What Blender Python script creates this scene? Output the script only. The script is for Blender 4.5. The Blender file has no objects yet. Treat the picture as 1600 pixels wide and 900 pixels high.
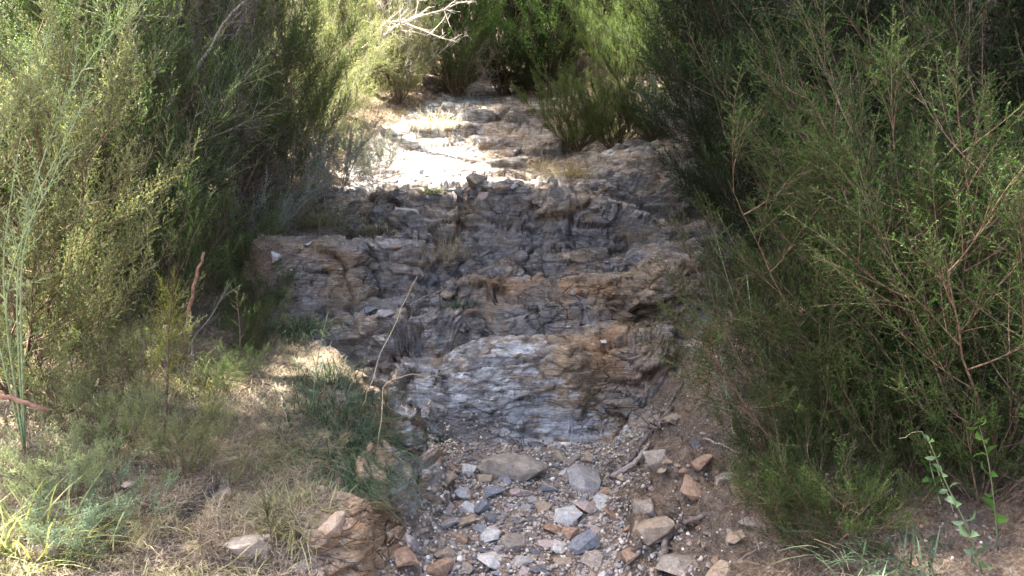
import bpy, bmesh, math, random
import numpy as np
from mathutils import Vector, Matrix, Euler
R = math.radians
SC = bpy.context.scene
COL = SC.collection
F = 1208.0            # focal length in photo pixels (1600 wide)
PITCH = R(-8)
CAM = np.array([0.0, 0.0, 1.6])

# ------------------------------------------------------------ camera, sky, sun, exposure
cam = bpy.data.cameras.new('camera'); camo = bpy.data.objects.new('camera', cam); COL.objects.link(camo)
cam.sensor_width = 36; cam.lens = 36 * F / 1600; cam.clip_end = 500; cam.clip_start = 0.05
camo.location = CAM; camo.rotation_euler = (R(90) + PITCH, 0, 0)
SC.camera = camo
SUN_AZ, SUN_EL = -62.0, 68.0       # degrees from the view direction (left negative), elevation
w = bpy.data.worlds.new('World'); SC.world = w; w.use_nodes = True
nt = w.node_tree; bg = nt.nodes['Background']; sky = nt.nodes.new('ShaderNodeTexSky')
sky.sky_type = 'NISHITA'; sky.sun_disc = False; sky.sun_elevation = R(SUN_EL); sky.sun_rotation = R(SUN_AZ)
sky.air_density = 0.7; sky.dust_density = 5.0; sky.ozone_density = 0.3
nt.links.new(sky.outputs[0], bg.inputs[0]); bg.inputs[1].default_value = 0.10
sl = bpy.data.lights.new('sun', 'SUN'); so = bpy.data.objects.new('sun', sl); COL.objects.link(so)
sl.energy = 5.0; sl.angle = R(0.6); sl.color = (1.0, 0.93, 0.82)
a, e = R(SUN_AZ), R(SUN_EL)
SUND = Vector((math.sin(a) * math.cos(e), math.cos(a) * math.cos(e), math.sin(e)))
so.rotation_euler = SUND.to_track_quat('Z', 'Y').to_euler()
SC.view_settings.view_transform = 'Standard'; SC.view_settings.look = 'None'
SC.view_settings.exposure = 3.55; SC.view_settings.gamma = 1
SC.render.engine = 'CYCLES'
SC.cycles.max_bounces = 6; SC.cycles.diffuse_bounces = 4; SC.cycles.transmission_bounces = 4

# ------------------------------------------------------------ noise
def _h(ix, iy, iz, seed):
    h = (ix.astype(np.uint32) * np.uint32(374761393) + iy.astype(np.uint32) * np.uint32(668265263)
         + iz.astype(np.uint32) * np.uint32(2147483647 - 1274126177) + np.uint32(seed * 974711 % 4294967291))
    h = (h ^ (h >> np.uint32(13))) * np.uint32(1274126177)
    h = (h ^ (h >> np.uint32(16))) * np.uint32(2246822519)
    return h ^ (h >> np.uint32(13))
def perlin(p, seed=0):
    f = np.floor(p).astype(np.int64); d = p - f
    u = d * d * d * (d * (d * 6 - 15) + 10)
    out = 0
    for cx in (0, 1):
        for cy in (0, 1):
            for cz in (0, 1):
                h = _h(f[:, 0] + cx, f[:, 1] + cy, f[:, 2] + cz, seed)
                gx = ((h & np.uint32(1023)).astype(float) / 511.5 - 1)
                gy = (((h >> np.uint32(10)) & np.uint32(1023)).astype(float) / 511.5 - 1)
                gz = (((h >> np.uint32(20)) & np.uint32(1023)).astype(float) / 511.5 - 1)
                v = gx * (d[:, 0] - cx) + gy * (d[:, 1] - cy) + gz * (d[:, 2] - cz)
                wt = (u[:, 0] if cx else 1 - u[:, 0]) * (u[:, 1] if cy else 1 - u[:, 1]) * (u[:, 2] if cz else 1 - u[:, 2])
                out = out + wt * v
    return out
def fbm(p, oct=4, seed=0, gain=0.5):
    s = 0; a = 1.0; q = p.copy()
    for o in range(oct):
        s = s + a * perlin(q, seed + o * 17); q = q * 2.03 + 11.7; a *= gain
    return s
def worley(p, seed=0):
    f = np.floor(p).astype(np.int64); n = len(p)
    F1 = np.full(n, 9.0); F2 = np.full(n, 9.0); cid = np.zeros(n); til = np.zeros(n)
    for dx in (-1, 0, 1):
        for dy in (-1, 0, 1):
            for dz in (-1, 0, 1):
                c = f + np.array([dx, dy, dz]); h = _h(c[:, 0], c[:, 1], c[:, 2], seed)
                q = c + np.stack([(h & np.uint32(1023)) / 1023., ((h >> np.uint32(10)) & np.uint32(1023)) / 1023.,
                                  ((h >> np.uint32(20)) & np.uint32(1023)) / 1023.], 1)
                dd = np.sqrt(((p - q) ** 2).sum(1))
                m = dd < F1
                F2 = np.where(m, F1, np.minimum(F2, dd)); cid = np.where(m, (h % np.uint32(997)) / 997., cid)
                g = np.stack([(h % np.uint32(101)) / 50. - 1, (h % np.uint32(211)) / 105. - 1, (h % np.uint32(307)) / 153. - 1], 1)
                til = np.where(m, ((p - q) * g).sum(1), til); F1 = np.where(m, dd, F1)
    return F1, F2, cid, til
def sstep(a, b, x):
    t = np.clip((x - a) / (b - a), 0, 1); return t * t * (3 - 2 * t)

# ------------------------------------------------------------ material helpers
def new_mat(name):
    m = bpy.data.materials.new(name); m.use_nodes = True
    t = m.node_tree; t.nodes.clear(); out = t.nodes.new('ShaderNodeOutputMaterial')
    return m, t, out
def N(t, typ, **kw):
    n = t.nodes.new(typ)
    for k, v in kw.items():
        if k.startswith('i_'):
            n.inputs[k[2:].replace('_', ' ')].default_value = v
        else: setattr(n, k, v)
    return n
def mixc(t, fac, a, b, mode='MIX'):
    n = t.nodes.new('ShaderNodeMix'); n.data_type = 'RGBA'; n.blend_type = mode
    for s, v in ((0, fac), (6, a), (7, b)):
        if hasattr(v, 'links') or hasattr(v, 'is_output'): t.links.new(v, n.inputs[s])
        else: n.inputs[s].default_value = v if s == 0 else (*v, 1)
    return n.outputs[2]
def ramp(t, src, stops):
    n = t.nodes.new('ShaderNodeValToRGB'); cr = n.color_ramp
    while len(cr.elements) < len(stops): cr.elements.new(0.5)
    for el, (p, c) in zip(cr.elements, stops):
        el.position = p; el.color = (*c, 1) if len(c) == 3 else c
    t.links.new(src, n.inputs[0]); return n.outputs[0]
def bw(a, b): return [(a, (0, 0, 0)), (b, (1, 1, 1))]
def noise(t, vec, scale, detail=6, rough=0.6, dist=0.0):
    n = N(t, 'ShaderNodeTexNoise'); n.inputs['Scale'].default_value = scale; n.inputs['Detail'].default_value = detail
    n.inputs['Roughness'].default_value = rough; n.inputs['Distortion'].default_value = dist
    if vec is not None: t.links.new(vec, n.inputs['Vector'])
    return n.outputs['Fac']
def mapping(t, vec, rot=(0, 0, 0), scale=(1, 1, 1)):
    n = N(t, 'ShaderNodeMapping'); n.inputs['Rotation'].default_value = rot; n.inputs['Scale'].default_value = scale
    t.links.new(vec, n.inputs[0]); return n.outputs[0]
def attr(t, name):
    n = N(t, 'ShaderNodeAttribute', attribute_name=name); return n.outputs['Fac']
def bump(t, h, strength, dist, prev=None):
    n = N(t, 'ShaderNodeBump'); n.inputs['Strength'].default_value = strength; n.inputs['Distance'].default_value = dist
    t.links.new(h, n.inputs['Height'])
    if prev is not None: t.links.new(prev, n.inputs['Normal'])
    return n.outputs[0]

def leaf_mat(name, c0, c1, trans=0.45, rough=0.5, tip=None):
    """c0..c1 varied by per-leaf tint; translucent"""
    m, t, out = new_mat(name)
    oi = N(t, 'ShaderNodeObjectInfo')
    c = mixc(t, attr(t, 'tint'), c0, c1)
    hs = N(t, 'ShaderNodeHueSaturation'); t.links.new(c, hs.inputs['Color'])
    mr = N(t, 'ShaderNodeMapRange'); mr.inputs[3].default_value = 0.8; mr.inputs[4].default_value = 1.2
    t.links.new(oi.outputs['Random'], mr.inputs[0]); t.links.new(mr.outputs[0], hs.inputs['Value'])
    d = N(t, 'ShaderNodeBsdfPrincipled'); d.inputs['Roughness'].default_value = rough; d.inputs['Specular IOR Level'].default_value = 0.18
    tr = N(t, 'ShaderNodeBsdfTranslucent')
    t.links.new(hs.outputs[0], d.inputs['Base Color'])
    tc = mixc(t, 0.5, hs.outputs[0], (min(1, c1[0] * 1.5), min(1, c1[1] * 1.4), c1[2] * 0.6))
    t.links.new(tc, tr.inputs[0])
    mx = N(t, 'ShaderNodeMixShader'); mx.inputs[0].default_value = trans
    t.links.new(d.outputs[0], mx.inputs[1]); t.links.new(tr.outputs[0], mx.inputs[2]); t.links.new(mx.outputs[0], out.inputs[0])
    return m
def bark_mat(name, c0, c1, scale=60):
    m, t, out = new_mat(name)
    g = N(t, 'ShaderNodeNewGeometry')
    f = noise(t, g.outputs['Position'], scale, 4, 0.6)
    c = ramp(t, f, [(0.35, c0), (0.65, c1)])
    d = N(t, 'ShaderNodeBsdfPrincipled'); d.inputs['Roughness'].default_value = 0.85; d.inputs['Specular IOR Level'].default_value = 0.2
    t.links.new(c, d.inputs['Base Color']); t.links.new(bump(t, f, 0.6, 0.004), d.inputs['Normal']); t.links.new(d.outputs[0], out.inputs[0])
    return m
def stone_mat(name, base, alt, stain, vein=0.3):
    m, t, out = new_mat(name)
    tc = N(t, 'ShaderNodeTexCoord'); oi = N(t, 'ShaderNodeObjectInfo')
    add = N(t, 'ShaderNodeVectorMath', operation='ADD'); t.links.new(tc.outputs['Object'], add.inputs[0])
    sc = N(t, 'ShaderNodeVectorMath', operation='SCALE'); sc.inputs[0].default_value = (37, 17, 53); t.links.new(oi.outputs['Random'], sc.inputs['Scale'])
    t.links.new(sc.outputs[0], add.inputs[1]); v = add.outputs[0]
    n1 = noise(t, v, 9, 6, 0.65, 0.4); n2 = noise(t, v, 28, 5, 0.7); n3 = noise(t, v, 5, 4, 0.6, 1.2)
    st = noise(t, mapping(t, v, (0.4, 0.2, 0), (1, 1, 7)), 16, 4, 0.6)
    c = mixc(t, ramp(t, n1, bw(0.38, 0.64)), base, alt)
    c = mixc(t, ramp(t, n3, bw(0.55, 0.68)), c, stain)
    c = mixc(t, 0.35, c, ramp(t, n2, [(0.3, (0.35, 0.35, 0.36)), (0.7, (1.25, 1.25, 1.25))]), 'MULTIPLY')
    c = mixc(t, vein, c, ramp(t, st, [(0.4, (0.55, 0.55, 0.55)), (0.6, (1.2, 1.2, 1.2))]), 'MULTIPLY')
    d = N(t, 'ShaderNodeBsdfPrincipled'); d.inputs['Roughness'].default_value = 0.8; d.inputs['Specular IOR Level'].default_value = 0.3
    t.links.new(c, d.inputs['Base Color'])
    b = bump(t, st, 0.4, 0.006); b = bump(t, n2, 0.5, 0.006, b)
    t.links.new(b, d.inputs['Normal']); t.links.new(d.outputs[0], out.inputs[0])
    return m

# ------------------------------------------------------------ bedrock / ground materials
def rock_material():
    m, t, out = new_mat('bedrock')
    g = N(t, 'ShaderNodeNewGeometry'); P = g.outputs['Position']
    warp = N(t, 'ShaderNodeTexNoise'); warp.inputs['Scale'].default_value = 2.2; warp.inputs['Detail'].default_value = 4
    t.links.new(P, warp.inputs['Vector'])
    wv = N(t, 'ShaderNodeVectorMath', operation='MULTIPLY_ADD'); t.links.new(warp.outputs['Color'], wv.inputs[0])
    wv.inputs[1].default_value = (0.09, 0.09, 0.09); t.links.new(P, wv.inputs[2]); V = wv.outputs[0]
    strat = noise(t, mapping(t, V, (R(18), R(36), 0), (1.3, 2.5, 12)), 2.6, 8, 0.72, 0.25)
    fine = noise(t, mapping(t, V, (R(18), R(36), 0), (2, 3, 20)), 7, 6, 0.75)
    n1 = noise(t, V, 3.2, 7, 0.66, 0.5); n2 = noise(t, V, 8.5, 6, 0.7, 0.3); n3 = noise(t, V, 1.7, 6, 0.6, 0.8); n4 = noise(t, P, 48, 4, 0.7)
    vor = N(t, 'ShaderNodeTexVoronoi', feature='DISTANCE_TO_EDGE'); vor.inputs['Scale'].default_value = 5.5
    t.links.new(mapping(t, V, (R(20), R(20), R(15)), (0.8, 1, 2.4)), vor.inputs['Vector'])
    vo2 = N(t, 'ShaderNodeTexVoronoi', feature='DISTANCE_TO_EDGE'); vo2.inputs['Scale'].default_value = 3.0
    t.links.new(mapping(t, V, (R(24), R(34), R(30)), (0.8, 1.1, 5.5)), vo2.inputs['Vector'])
    mn = N(t, 'ShaderNodeMath', operation='MINIMUM'); t.links.new(vor.outputs['Distance'], mn.inputs[0]); t.links.new(vo2.outputs['Distance'], mn.inputs[1])
    cr0 = ramp(t, mn.outputs[0], bw(0.0, 0.03)); crack = mixc(t, ramp(t, noise(t, P, 2.4, 3, .6), bw(0.47, 0.6)), (1, 1, 1), cr0)
    grey = mixc(t, ramp(t, n2, bw(0.35, 0.65)), (0.165, 0.145, 0.138), (0.38, 0.345, 0.32))
    tan = mixc(t, ramp(t, fine, bw(0.35, 0.65)), (0.24, 0.165, 0.105), (0.46, 0.34, 0.22))
    rust = mixc(t, ramp(t, n2, bw(0.35, 0.65)), (0.20, 0.11, 0.06), (0.46, 0.28, 0.15))
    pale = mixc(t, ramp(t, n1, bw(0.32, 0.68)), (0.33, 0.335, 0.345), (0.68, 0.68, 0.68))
    tanf = N(t, 'ShaderNodeMath', operation='ADD'); t.links.new(n1, tanf.inputs[0]); 
    ta = N(t, 'ShaderNodeMath', operation='MULTIPLY_ADD'); t.links.new(attr(t, 'rust'), ta.inputs[0]); ta.inputs[1].default_value = 0.30; ta.inputs[2].default_value = -0.06
    t.links.new(ta.outputs[0], tanf.inputs[1])
    def boost(src, k=2.2):
        q = N(t, 'ShaderNodeMath', operation='MULTIPLY_ADD'); t.links.new(src, q.inputs[0]); q.inputs[1].default_value = k; q.inputs[2].default_value = .5 - .5 * k; return q.outputs[0]
    c = mixc(t, ramp(t, tanf.outputs[0], bw(0.40, 0.60)), grey, tan)
    rf = N(t, 'ShaderNodeMath', operation='ADD'); t.links.new(boost(n3, 1.8), rf.inputs[0]); t.links.new(ta.outputs[0], rf.inputs[1])
    c = mixc(t, ramp(t, rf.outputs[0], bw(0.60, 0.80)), c, rust)
    sn = N(t, 'ShaderNodeMath', operation='ADD'); t.links.new(strat, sn.inputs[0]); t.links.new(n2, sn.inputs[1])
    sh_ = N(t, 'ShaderNodeMath', operation='MULTIPLY'); t.links.new(sn.outputs[0], sh_.inputs[0]); sh_.inputs[1].default_value = 0.5
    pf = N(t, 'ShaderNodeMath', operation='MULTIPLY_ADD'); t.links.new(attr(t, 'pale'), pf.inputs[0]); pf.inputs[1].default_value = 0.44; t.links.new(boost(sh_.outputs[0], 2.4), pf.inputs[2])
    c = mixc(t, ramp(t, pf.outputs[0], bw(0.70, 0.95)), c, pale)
    # lichen freckles, strata streaks and dark crack lines
    lich = ramp(t, noise(t, P, 22, 4, 0.6, 0.6), bw(0.60, 0.66))
    lm = mixc(t, 0.55, (0, 0, 0), lich)
    c = mixc(t, lm, c, (0.40, 0.40, 0.37))
    c = mixc(t, 0.75, c, ramp(t, strat, [(0.30, (0.52, 0.50, 0.48)), (0.5, (1, 1, 1)), (0.68, (1.6, 1.57, 1.52))]), 'MULTIPLY')
    c = mixc(t, 0.6, c, ramp(t, fine, [(0.32, (0.55, 0.53, 0.51)), (0.55, (1.05, 1.05, 1.05)), (0.7, (1.35, 1.35, 1.35))]), 'MULTIPLY')
    c = mixc(t, 0.5, c, ramp(t, n4, [(0.3, (0.6, 0.6, 0.6)), (0.65, (1.25, 1.25, 1.25))]), 'MULTIPLY')
    c = mixc(t, 0.8, c, mixc(t, crack, (0.30, 0.27, 0.25), (1, 1, 1)), 'MULTIPLY')
    # loose soil collected in the hollows
    soilc = mixc(t, ramp(t, noise(t, P, 26, 6, 0.7), bw(0.3, 0.7)), (0.14, 0.105, 0.08), (0.33, 0.25, 0.19))
    c = mixc(t, attr(t, 'soil'), c, soilc)
    d = N(t, 'ShaderNodeBsdfPrincipled'); d.inputs['Roughness'].default_value = 0.72; d.inputs['Specular IOR Level'].default_value = 0.35
    t.links.new(c, d.inputs['Base Color'])
    b = bump(t, strat, 0.9, 0.05); b = bump(t, fine, 0.8, 0.018, b); b = bump(t, crack, 0.9, 0.02, b); b = bump(t, n4, 0.6, 0.006, b)
    t.links.new(b, d.inputs['Normal']); t.links.new(d.outputs[0], out.inputs[0])
    return m
def soil_material():
    m, t, out = new_mat('dry_soil')
    g = N(t, 'ShaderNodeNewGeometry'); P = g.outputs['Position']
    n1 = noise(t, P, 3, 7, 0.7, 0.4); n2 = noise(t, P, 30, 6, 0.7); n3 = noise(t, P, 120, 3, 0.7)
    c = mixc(t, ramp(t, n2, bw(0.32, 0.68)), (0.075, 0.060, 0.050), (0.235, 0.19, 0.155))
    c = mixc(t, ramp(t, n1, bw(0.42, 0.62)), c, mixc(t, ramp(t, n2, bw(0.3, 0.7)), (0.13, 0.09, 0.06), (0.34, 0.25, 0.17)))
    c = mixc(t, 0.6, c, ramp(t, n3, [(0.3, (0.4, 0.4, 0.4)), (0.7, (1.35, 1.35, 1.35))]), 'MULTIPLY')
    d = N(t, 'ShaderNodeBsdfPrincipled'); d.inputs['Roughness'].default_value = 0.95; d.inputs['Specular IOR Level'].default_value = 0.1
    t.links.new(c, d.inputs['Base Color'])
    b = bump(t, n2, 0.9, 0.02); b = bump(t, n3, 0.8, 0.006, b)
    t.links.new(b, d.inputs['Normal']); t.links.new(d.outputs[0], out.inputs[0])
    return m
MAT_ROCK = rock_material(); MAT_SOIL = soil_material()

# ------------------------------------------------------------ terrain
def prof(pts):
    xs, ys = zip(*pts); xs = np.array(xs, float); ys = np.array(ys, float)
    return lambda v: np.interp(v, xs, ys)
zc_ = prof([(-200, -20), (-20, -2), (1, -.05), (3, 0), (4.3, .05), (4.55, .08), (4.85, .34), (5.2, .42), (5.7, .58), (6.5, .88), (7.2, 1.13), (7.6, 1.40), (8.3, 1.50),
            (9.5, 1.85), (11, 2.4), (12, 2.75), (13, 2.98), (15, 3.6), (20, 6.0), (40, 15), (90, 30), (300, 60)])
zl_ = prof([(-200, -20), (-20, -1.6), (1, .2), (2.4, .30), (3.4, .42), (4.5, .55), (5.5, .78), (6.2, .92), (7.5, 1.42), (9, 1.85), (12, 2.85), (14, 3.4), (20, 6.2), (40, 15), (90, 30), (300, 60)])
zr_ = prof([(-200, -19), (-20, -1.5), (1, .3), (3, .45), (4.5, .68), (5.5, 1.0), (6.5, 1.3), (7.5, 1.75), (9, 2.3), (12, 3.1), (14, 3.6), (20, 6.2), (40, 15), (90, 30), (300, 60)])
wl_ = prof([(1, .22), (3, .29), (3.5, .36), (4, .46), (4.6, .72), (5, 1.0), (6, 1.6), (7, 1.35), (9, 1.55), (11, 1.1), (12, .75), (14, .4)])
wr_ = prof([(1, .33), (3, .42), (4, .50), (4.6, .62), (5, 1.0), (6, 1.25), (7.3, 1.45), (8, 1.2), (9.5, .5), (12, .5), (14, .3)])
STEPS = [(4.50, .28, .33, 1, 0), (5.22, .14, .22, 2, .22), (5.68, .12, .13, 3, -.25), (6.12, .14, .20, 4, .20), (6.72, .12, .12, 5, -.15), (7.22, .12, .30, 6, .12), (8.6, .3, .04, 7, 0), (9.9, .3, .06, 8, 0), (10.8, .3, .05, 9, 0)]
def zstep(x, y):
    z = np.interp(y, [-200, -20, 1, 3, 4.3, 8.3, 9.5, 11, 12, 13, 15, 20, 40, 90, 300], [-20, -2, -.05, 0, .05, .18, .50, 1.04, 1.29, 1.52, 2.14, 4.5, 13.5, 28.5, 58.5])
    for yk, wk, dz, sd, tl_ in STEPS:
        e = np.stack([x * 1.15, np.full_like(x, sd * 7.3), np.zeros_like(x)], 1)
        yy = yk + tl_ * np.clip(x, -1.5, 1.5) + .36 * perlin(e, 500 + sd) + .10 * perlin(e * 3.1, 540 + sd) + (.10 * (x / .7) ** 2 * (np.abs(x) < 1.2) if sd == 1 else 0)
        t = np.clip((y - yy) / wk, 0, 1); z = z + dz * (1 - (1 - t) ** 1.8) * (1 if sd > 1 else np.ones_like(x))
    return z
def base_z(x, y):
    x = np.asarray(x, float); y = np.asarray(y, float); shp_ = np.broadcast(x, y).shape; x = np.broadcast_to(x, shp_).ravel(); y = np.broadcast_to(y, shp_).ravel()
    zc, zl, zr = zstep(x, y), zl_(y), zr_(y); wl, wr = wl_(y), wr_(y)
    tw = np.interp(y, [2, 4.5, 6, 8, 12], [.62, .52, .6, .7, .8])
    tl = sstep(0, 1, (-x - wl + .08) / tw); tr = sstep(0, 1, (x - wr + .05) / (tw * 1.5))
    z = zc + (zl - zc) * tl + (zr - zc) * tr
    z = z + .12 * np.clip(-x - wl - .8, 0, 12) + .38 * np.clip(x - wr - .6, 0, 9)
    return z
def ray(px, py):
    d = np.array([(px - 800) / F, 0, 0]) + np.array([0, math.cos(PITCH), math.sin(PITCH)]) + (450 - py) / F * np.array([0, -math.sin(PITCH), math.cos(PITCH)])
    return d
def base_hit(px, py):
    d = ray(px, py); s = np.arange(1.5, 30, .01); p = CAM + s[:, None] * d
    k = np.argmax(p[:, 2] < base_z(p[:, 0], p[:, 1])); return p[k]

def axis(lo, hi, fine, grow=1.22, far=150):
    c = list(fine); s = c[1] - c[0]; v = c[0]; pre = []
    while v > lo: s *= grow; v -= s; pre.append(v)
    s = c[-1] - c[-2]; v = c[-1]; post = []
    while v < hi: s *= grow; v += s; post.append(v)
    return np.array(pre[::-1] + c + post)
ys = [2.0]
while ys[-1] < 13.0: ys.append(ys[-1] + 0.0028 * max(ys[-1], 2.4))
AX = axis(-160, 160, np.arange(-2.5, 2.5, .0085)); AY = axis(-120, 280, np.array(ys))
# outcrop ledges: (px, py of the foot, width px, height px, depth m, tilt to the right, tilt back, squareness, front softness)
LEDGES = [
 (868, 396, 265, 78, .95, -.17, .02, 5, .10), (680, 384, 135, 44, .5, .05, .1, 3, .25), (838, 428, 225, 50, .6, .05, .12, 3, .25),
 (1020, 420, 120, 60, .7, -.05, .1, 3, .25), (935, 446, 180, 40, .5, -.05, .1, 4, .2), (762, 458, 130, 36, .45, .1, .15, 3, .3),
 (728, 500, 96, 55, .4, .1, .1, 3, .3), (830, 490, 120, 34, .4, -.1, .1, 4, .2), (870, 556, 262, 88, .55, .20, .25, 4, .25), (985, 500, 90, 50, .4, -.1, .1, 3, .3),
 (640, 572, 210, 74, .55, .08, .12, 4, .2), (560, 545, 90, 50, .5, .0, .1, 4, .2), (700, 560, 100, 50, .5, .15, .1, 4, .15),
 (800, 690, 260, 126, .62, .05, .06, 3.2, .32), (962, 640, 200, 88, .6, .05, .10, 4, .25), (690, 655, 160, 80, .55, .1, .15, 3, .5), (1010, 590, 110, 50, .5, .05, .1, 4, .25),
 (1062, 522, 125, 100, .6, .05, .1, 3.5, .25), (1050, 446, 120, 52, .5, .1, .1, 4, .2), (612, 484, 150, 92, .6, -.05, .05, 3, .30), (465, 484, 165, 88, .7, -.08, .02, 4, .2),
 (965, 322, 300, 50, .9, .38, .1, 4, .3), (1030, 280, 200, 58, .8, .45, .1, 3, .3), (900, 300, 120, 24, .6, .1, .1, 3, .3), (1085, 330, 110, 70, .8, .3, .1, 3, .3),
 (745, 190, 70, 16, .7, 0, .05, 4, .2), (835, 192, 90, 22, .7, 0, .05, 4, .2), (690, 214, 100, 20, .7, 0, .05, 4, .2), (800, 232, 120, 14, .7, -.1, .1, 4, .2),
 (790, 262, 110, 12, .6, .1, .1, 4, .2), (850, 250, 60, 26, .6, .2, .1, 3, .2), (770, 300, 110, 14, .5, 0, .1, 4, .2), (650, 300, 120, 20, .5, 0, .1, 4, .2),
 (615, 700, 90, 60, .35, -.45, .2, 3, .5), (650, 780, 110, 40, .4, -.5, .2, 3, .6), (590, 800, 90, 60, .4, -.35, .15, 3, .4),
 (515, 885, 100, 60, .35, -.15, .1, 3, .3), (390, 880, 170, 34, .35, -.1, .05, 4, .2), (1085, 800, 80, 62, .3, .2, .2, 3, .3), (1030, 860, 80, 44, .3, .1, .1, 4, .2), (260, 800, 130, 20, .3, 0, .05, 4, .2),
]
rs = np.random.RandomState(4)
LP = []
for (px, py, wp, hp, dep, tx, ty, sq, soft) in LEDGES:
    b = base_hit(px, py); dist = b[1]; h_ = hp / F * dist * 1.22
    LP.append((b[0], b[1] + dep / 2, b[2], wp / F * dist / 2 * 1.06, h_, dep, tx, ty, sq, max(soft, min(1.0, h_ / (1.9 * dep))), rs.uniform(-.18, .18) + tx * .3))
def surf_z(x, y):
    """bedrock and bank height with every ledge on it, before the 3-D fracture relief"""
    z = base_z(x, y); p_ = np.stack([x, y, x * 0], 1)
    w1 = fbm(p_ * 2.3, 2, 5); wa = fbm(p_ * 2.1, 2, 5); wb = fbm(p_ * 2.1, 2, 6)
    for (cx, cy, z0, a_, h_, dep, tx, ty, sq, soft, rot) in LP:
        sel = np.where((np.abs(x - cx) < a_ * 1.7 + .3) & (np.abs(y - cy) < dep * 1.5 + .3))[0]
        u = (x[sel] - cx) * math.cos(rot) + (y[sel] - cy) * math.sin(rot) + wa[sel] * .18; v = -(x[sel] - cx) * math.sin(rot) + (y[sel] - cy) * math.cos(rot) + wb[sel] * .18
        r = (np.abs(u / a_) ** sq + np.abs(v / (dep / 2)) ** sq) ** (1 / sq)
        mask = 1 - (1 - np.clip((1.12 - r) / soft, 0, 1)) ** 1.7
        z[sel] += mask * np.clip(z0 + h_ * .93 + tx * u + ty * v + .03 * w1[sel] - z[sel], 0, None)
    return z
# rows follow the arc length of the slope, so that steep faces carry as many points as treads
ncol = len(AX); inx = np.where(np.abs(AX) <= 2.55)[0]; yd = np.array(ys); nyd = len(yd)
gx_, gy_ = np.meshgrid(AX[inx], yd); zd = surf_z(gx_.ravel(), gy_.ravel()).reshape(nyd, len(inx))
slope = np.abs(np.gradient(zd, axis=0) / np.gradient(yd)[:, None]); wgt = (1 + 1.3 * np.clip(slope - .25, 0, 5)) / np.maximum(gy_, 2.4)
def blur(a, n, ax):
    k_ = np.ones(n) / n; pad = [(0, 0), (0, 0)]; pad[ax] = (n // 2, n // 2); b_ = np.pad(a, pad, mode='edge'); return np.apply_along_axis(lambda v: np.convolve(v, k_, 'valid'), ax, b_)
wgt = blur(blur(wgt, 13, 1), 5, 0)
yfull = np.repeat(AY[:, None], ncol, 1); r0 = int(np.searchsorted(AY, yd[0] - 1e-9))
newy = np.empty((nyd, len(inx)))
for k_ in range(len(inx)):
    c_ = np.concatenate([[0], np.cumsum((wgt[1:, k_] + wgt[:-1, k_]) / 2 * np.diff(yd))]); newy[:, k_] = np.interp(np.linspace(0, c_[-1], nyd), c_, yd)
yfull[r0:r0 + nyd, inx] = newy; yfull[r0:r0 + nyd, :inx[0]] = newy[:, :1]; yfull[r0:r0 + nyd, inx[-1] + 1:] = newy[:, -1:]
X = np.repeat(AX[None], len(AY), 0).ravel(); Y = yfull.ravel(); sh = yfull.shape
near = (np.abs(X) < 3.4) & (Y > 1.5) & (Y < 14); idx = np.where(near)[0]
Z = base_z(X, Y); Z[idx] = surf_z(X[idx], Y[idx]); Xn, Yn, Zn = X[idx], Y[idx], Z[idx].copy()
w1 = fbm(np.stack([Xn, Yn, Zn * 0], 1) * 2.3, 4, 5)
# rock / soil mask
wl, wr = wl_(Yn), wr_(Yn)
edge = fbm(np.stack([Xn, Yn, Zn], 1) * 2.6, 4, 31)
inside = np.minimum(Xn + wl + .42, wr + .26 + .25 * sstep(4.2, 4.8, Yn) - Xn) + edge * .30
floorm = sstep(4.5, 4.3, Yn + .12 * w1) * sstep(.20, .08, Zn - zc_(Yn))       # rubble-covered gully bed
rock = sstep(-.06, .06, inside)
rock *= 1 - .9 * sstep(4.3, 3.9, Yn) * sstep(.1, .3, Xn - .28)                 # right bank near the camera is earth
upper = sstep(7.9, 8.4, Yn)
rock = np.where((Xn < -.95) & (Yn < 4.6), 0, rock)
# 3-D displacement of the bedrock along strata
Pg = np.stack([X, Y, Z], 1).reshape(sh + (3,)); ncr = np.cross(np.gradient(Pg, axis=1), np.gradient(Pg, axis=0)); ncr /= np.linalg.norm(ncr, axis=2)[:, :, None]
nn = ncr.reshape(-1, 3)[idx]
Q = np.stack([Xn, Yn, Zn], 1)
warp = np.stack([fbm(Q * 1.6, 3, 41), fbm(Q * 1.6, 3, 42), fbm(Q * 1.6, 3, 43)], 1) * .12
W = Q + warp
c1, s1 = math.cos(R(20)), math.sin(R(20))
dipn = np.array([-.55, -.28, .79]); dipn /= np.linalg.norm(dipn)
s = W @ dipn
lam = .085
ph = s / lam + fbm(W * 3, 2, 50) * .5; fr = ph - np.floor(ph)
cellr = (_h(np.floor(ph).astype(np.int64), np.floor(W[:, 0] * 1.2).astype(np.int64), np.floor(W[:, 1] * 1.1).astype(np.int64), 3) % np.uint32(1000)) / 1000.
strata = (sstep(0, .25, fr) * sstep(1.0, .7, fr)) 
ph2 = s / .031 + fbm(W * 5, 2, 51); fr2 = ph2 - np.floor(ph2)
B = W * np.array([1.7, 2.2, 4.6]) @ np.array([[1, 0, -.3], [0, 1, .25], [.3, -.2, 1]])
f1, f2, cid, til = worley(B, 9)
crack = sstep(.0, .09, f2 - f1)
f1b, f2b, cidb, tilb = worley((W * np.array([5, 6, 17.])) @ np.array([[1, 0, -.3], [0, 1, .25], [.3, -.2, 1]]) + 5, 19); crackb = sstep(0, .12, f2b - f1b)
disp = (strata - .5) * .013 + (sstep(0, .4, fr2) - .5) * .006 + (cid - .5) * .070 + til * .065 + (crack - 1) * .034 + (cidb - .5) * .022 + tilb * .036 + (crackb - 1) * .010
disp += fbm(Q * 6, 4, 61, .55) * .014
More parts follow.
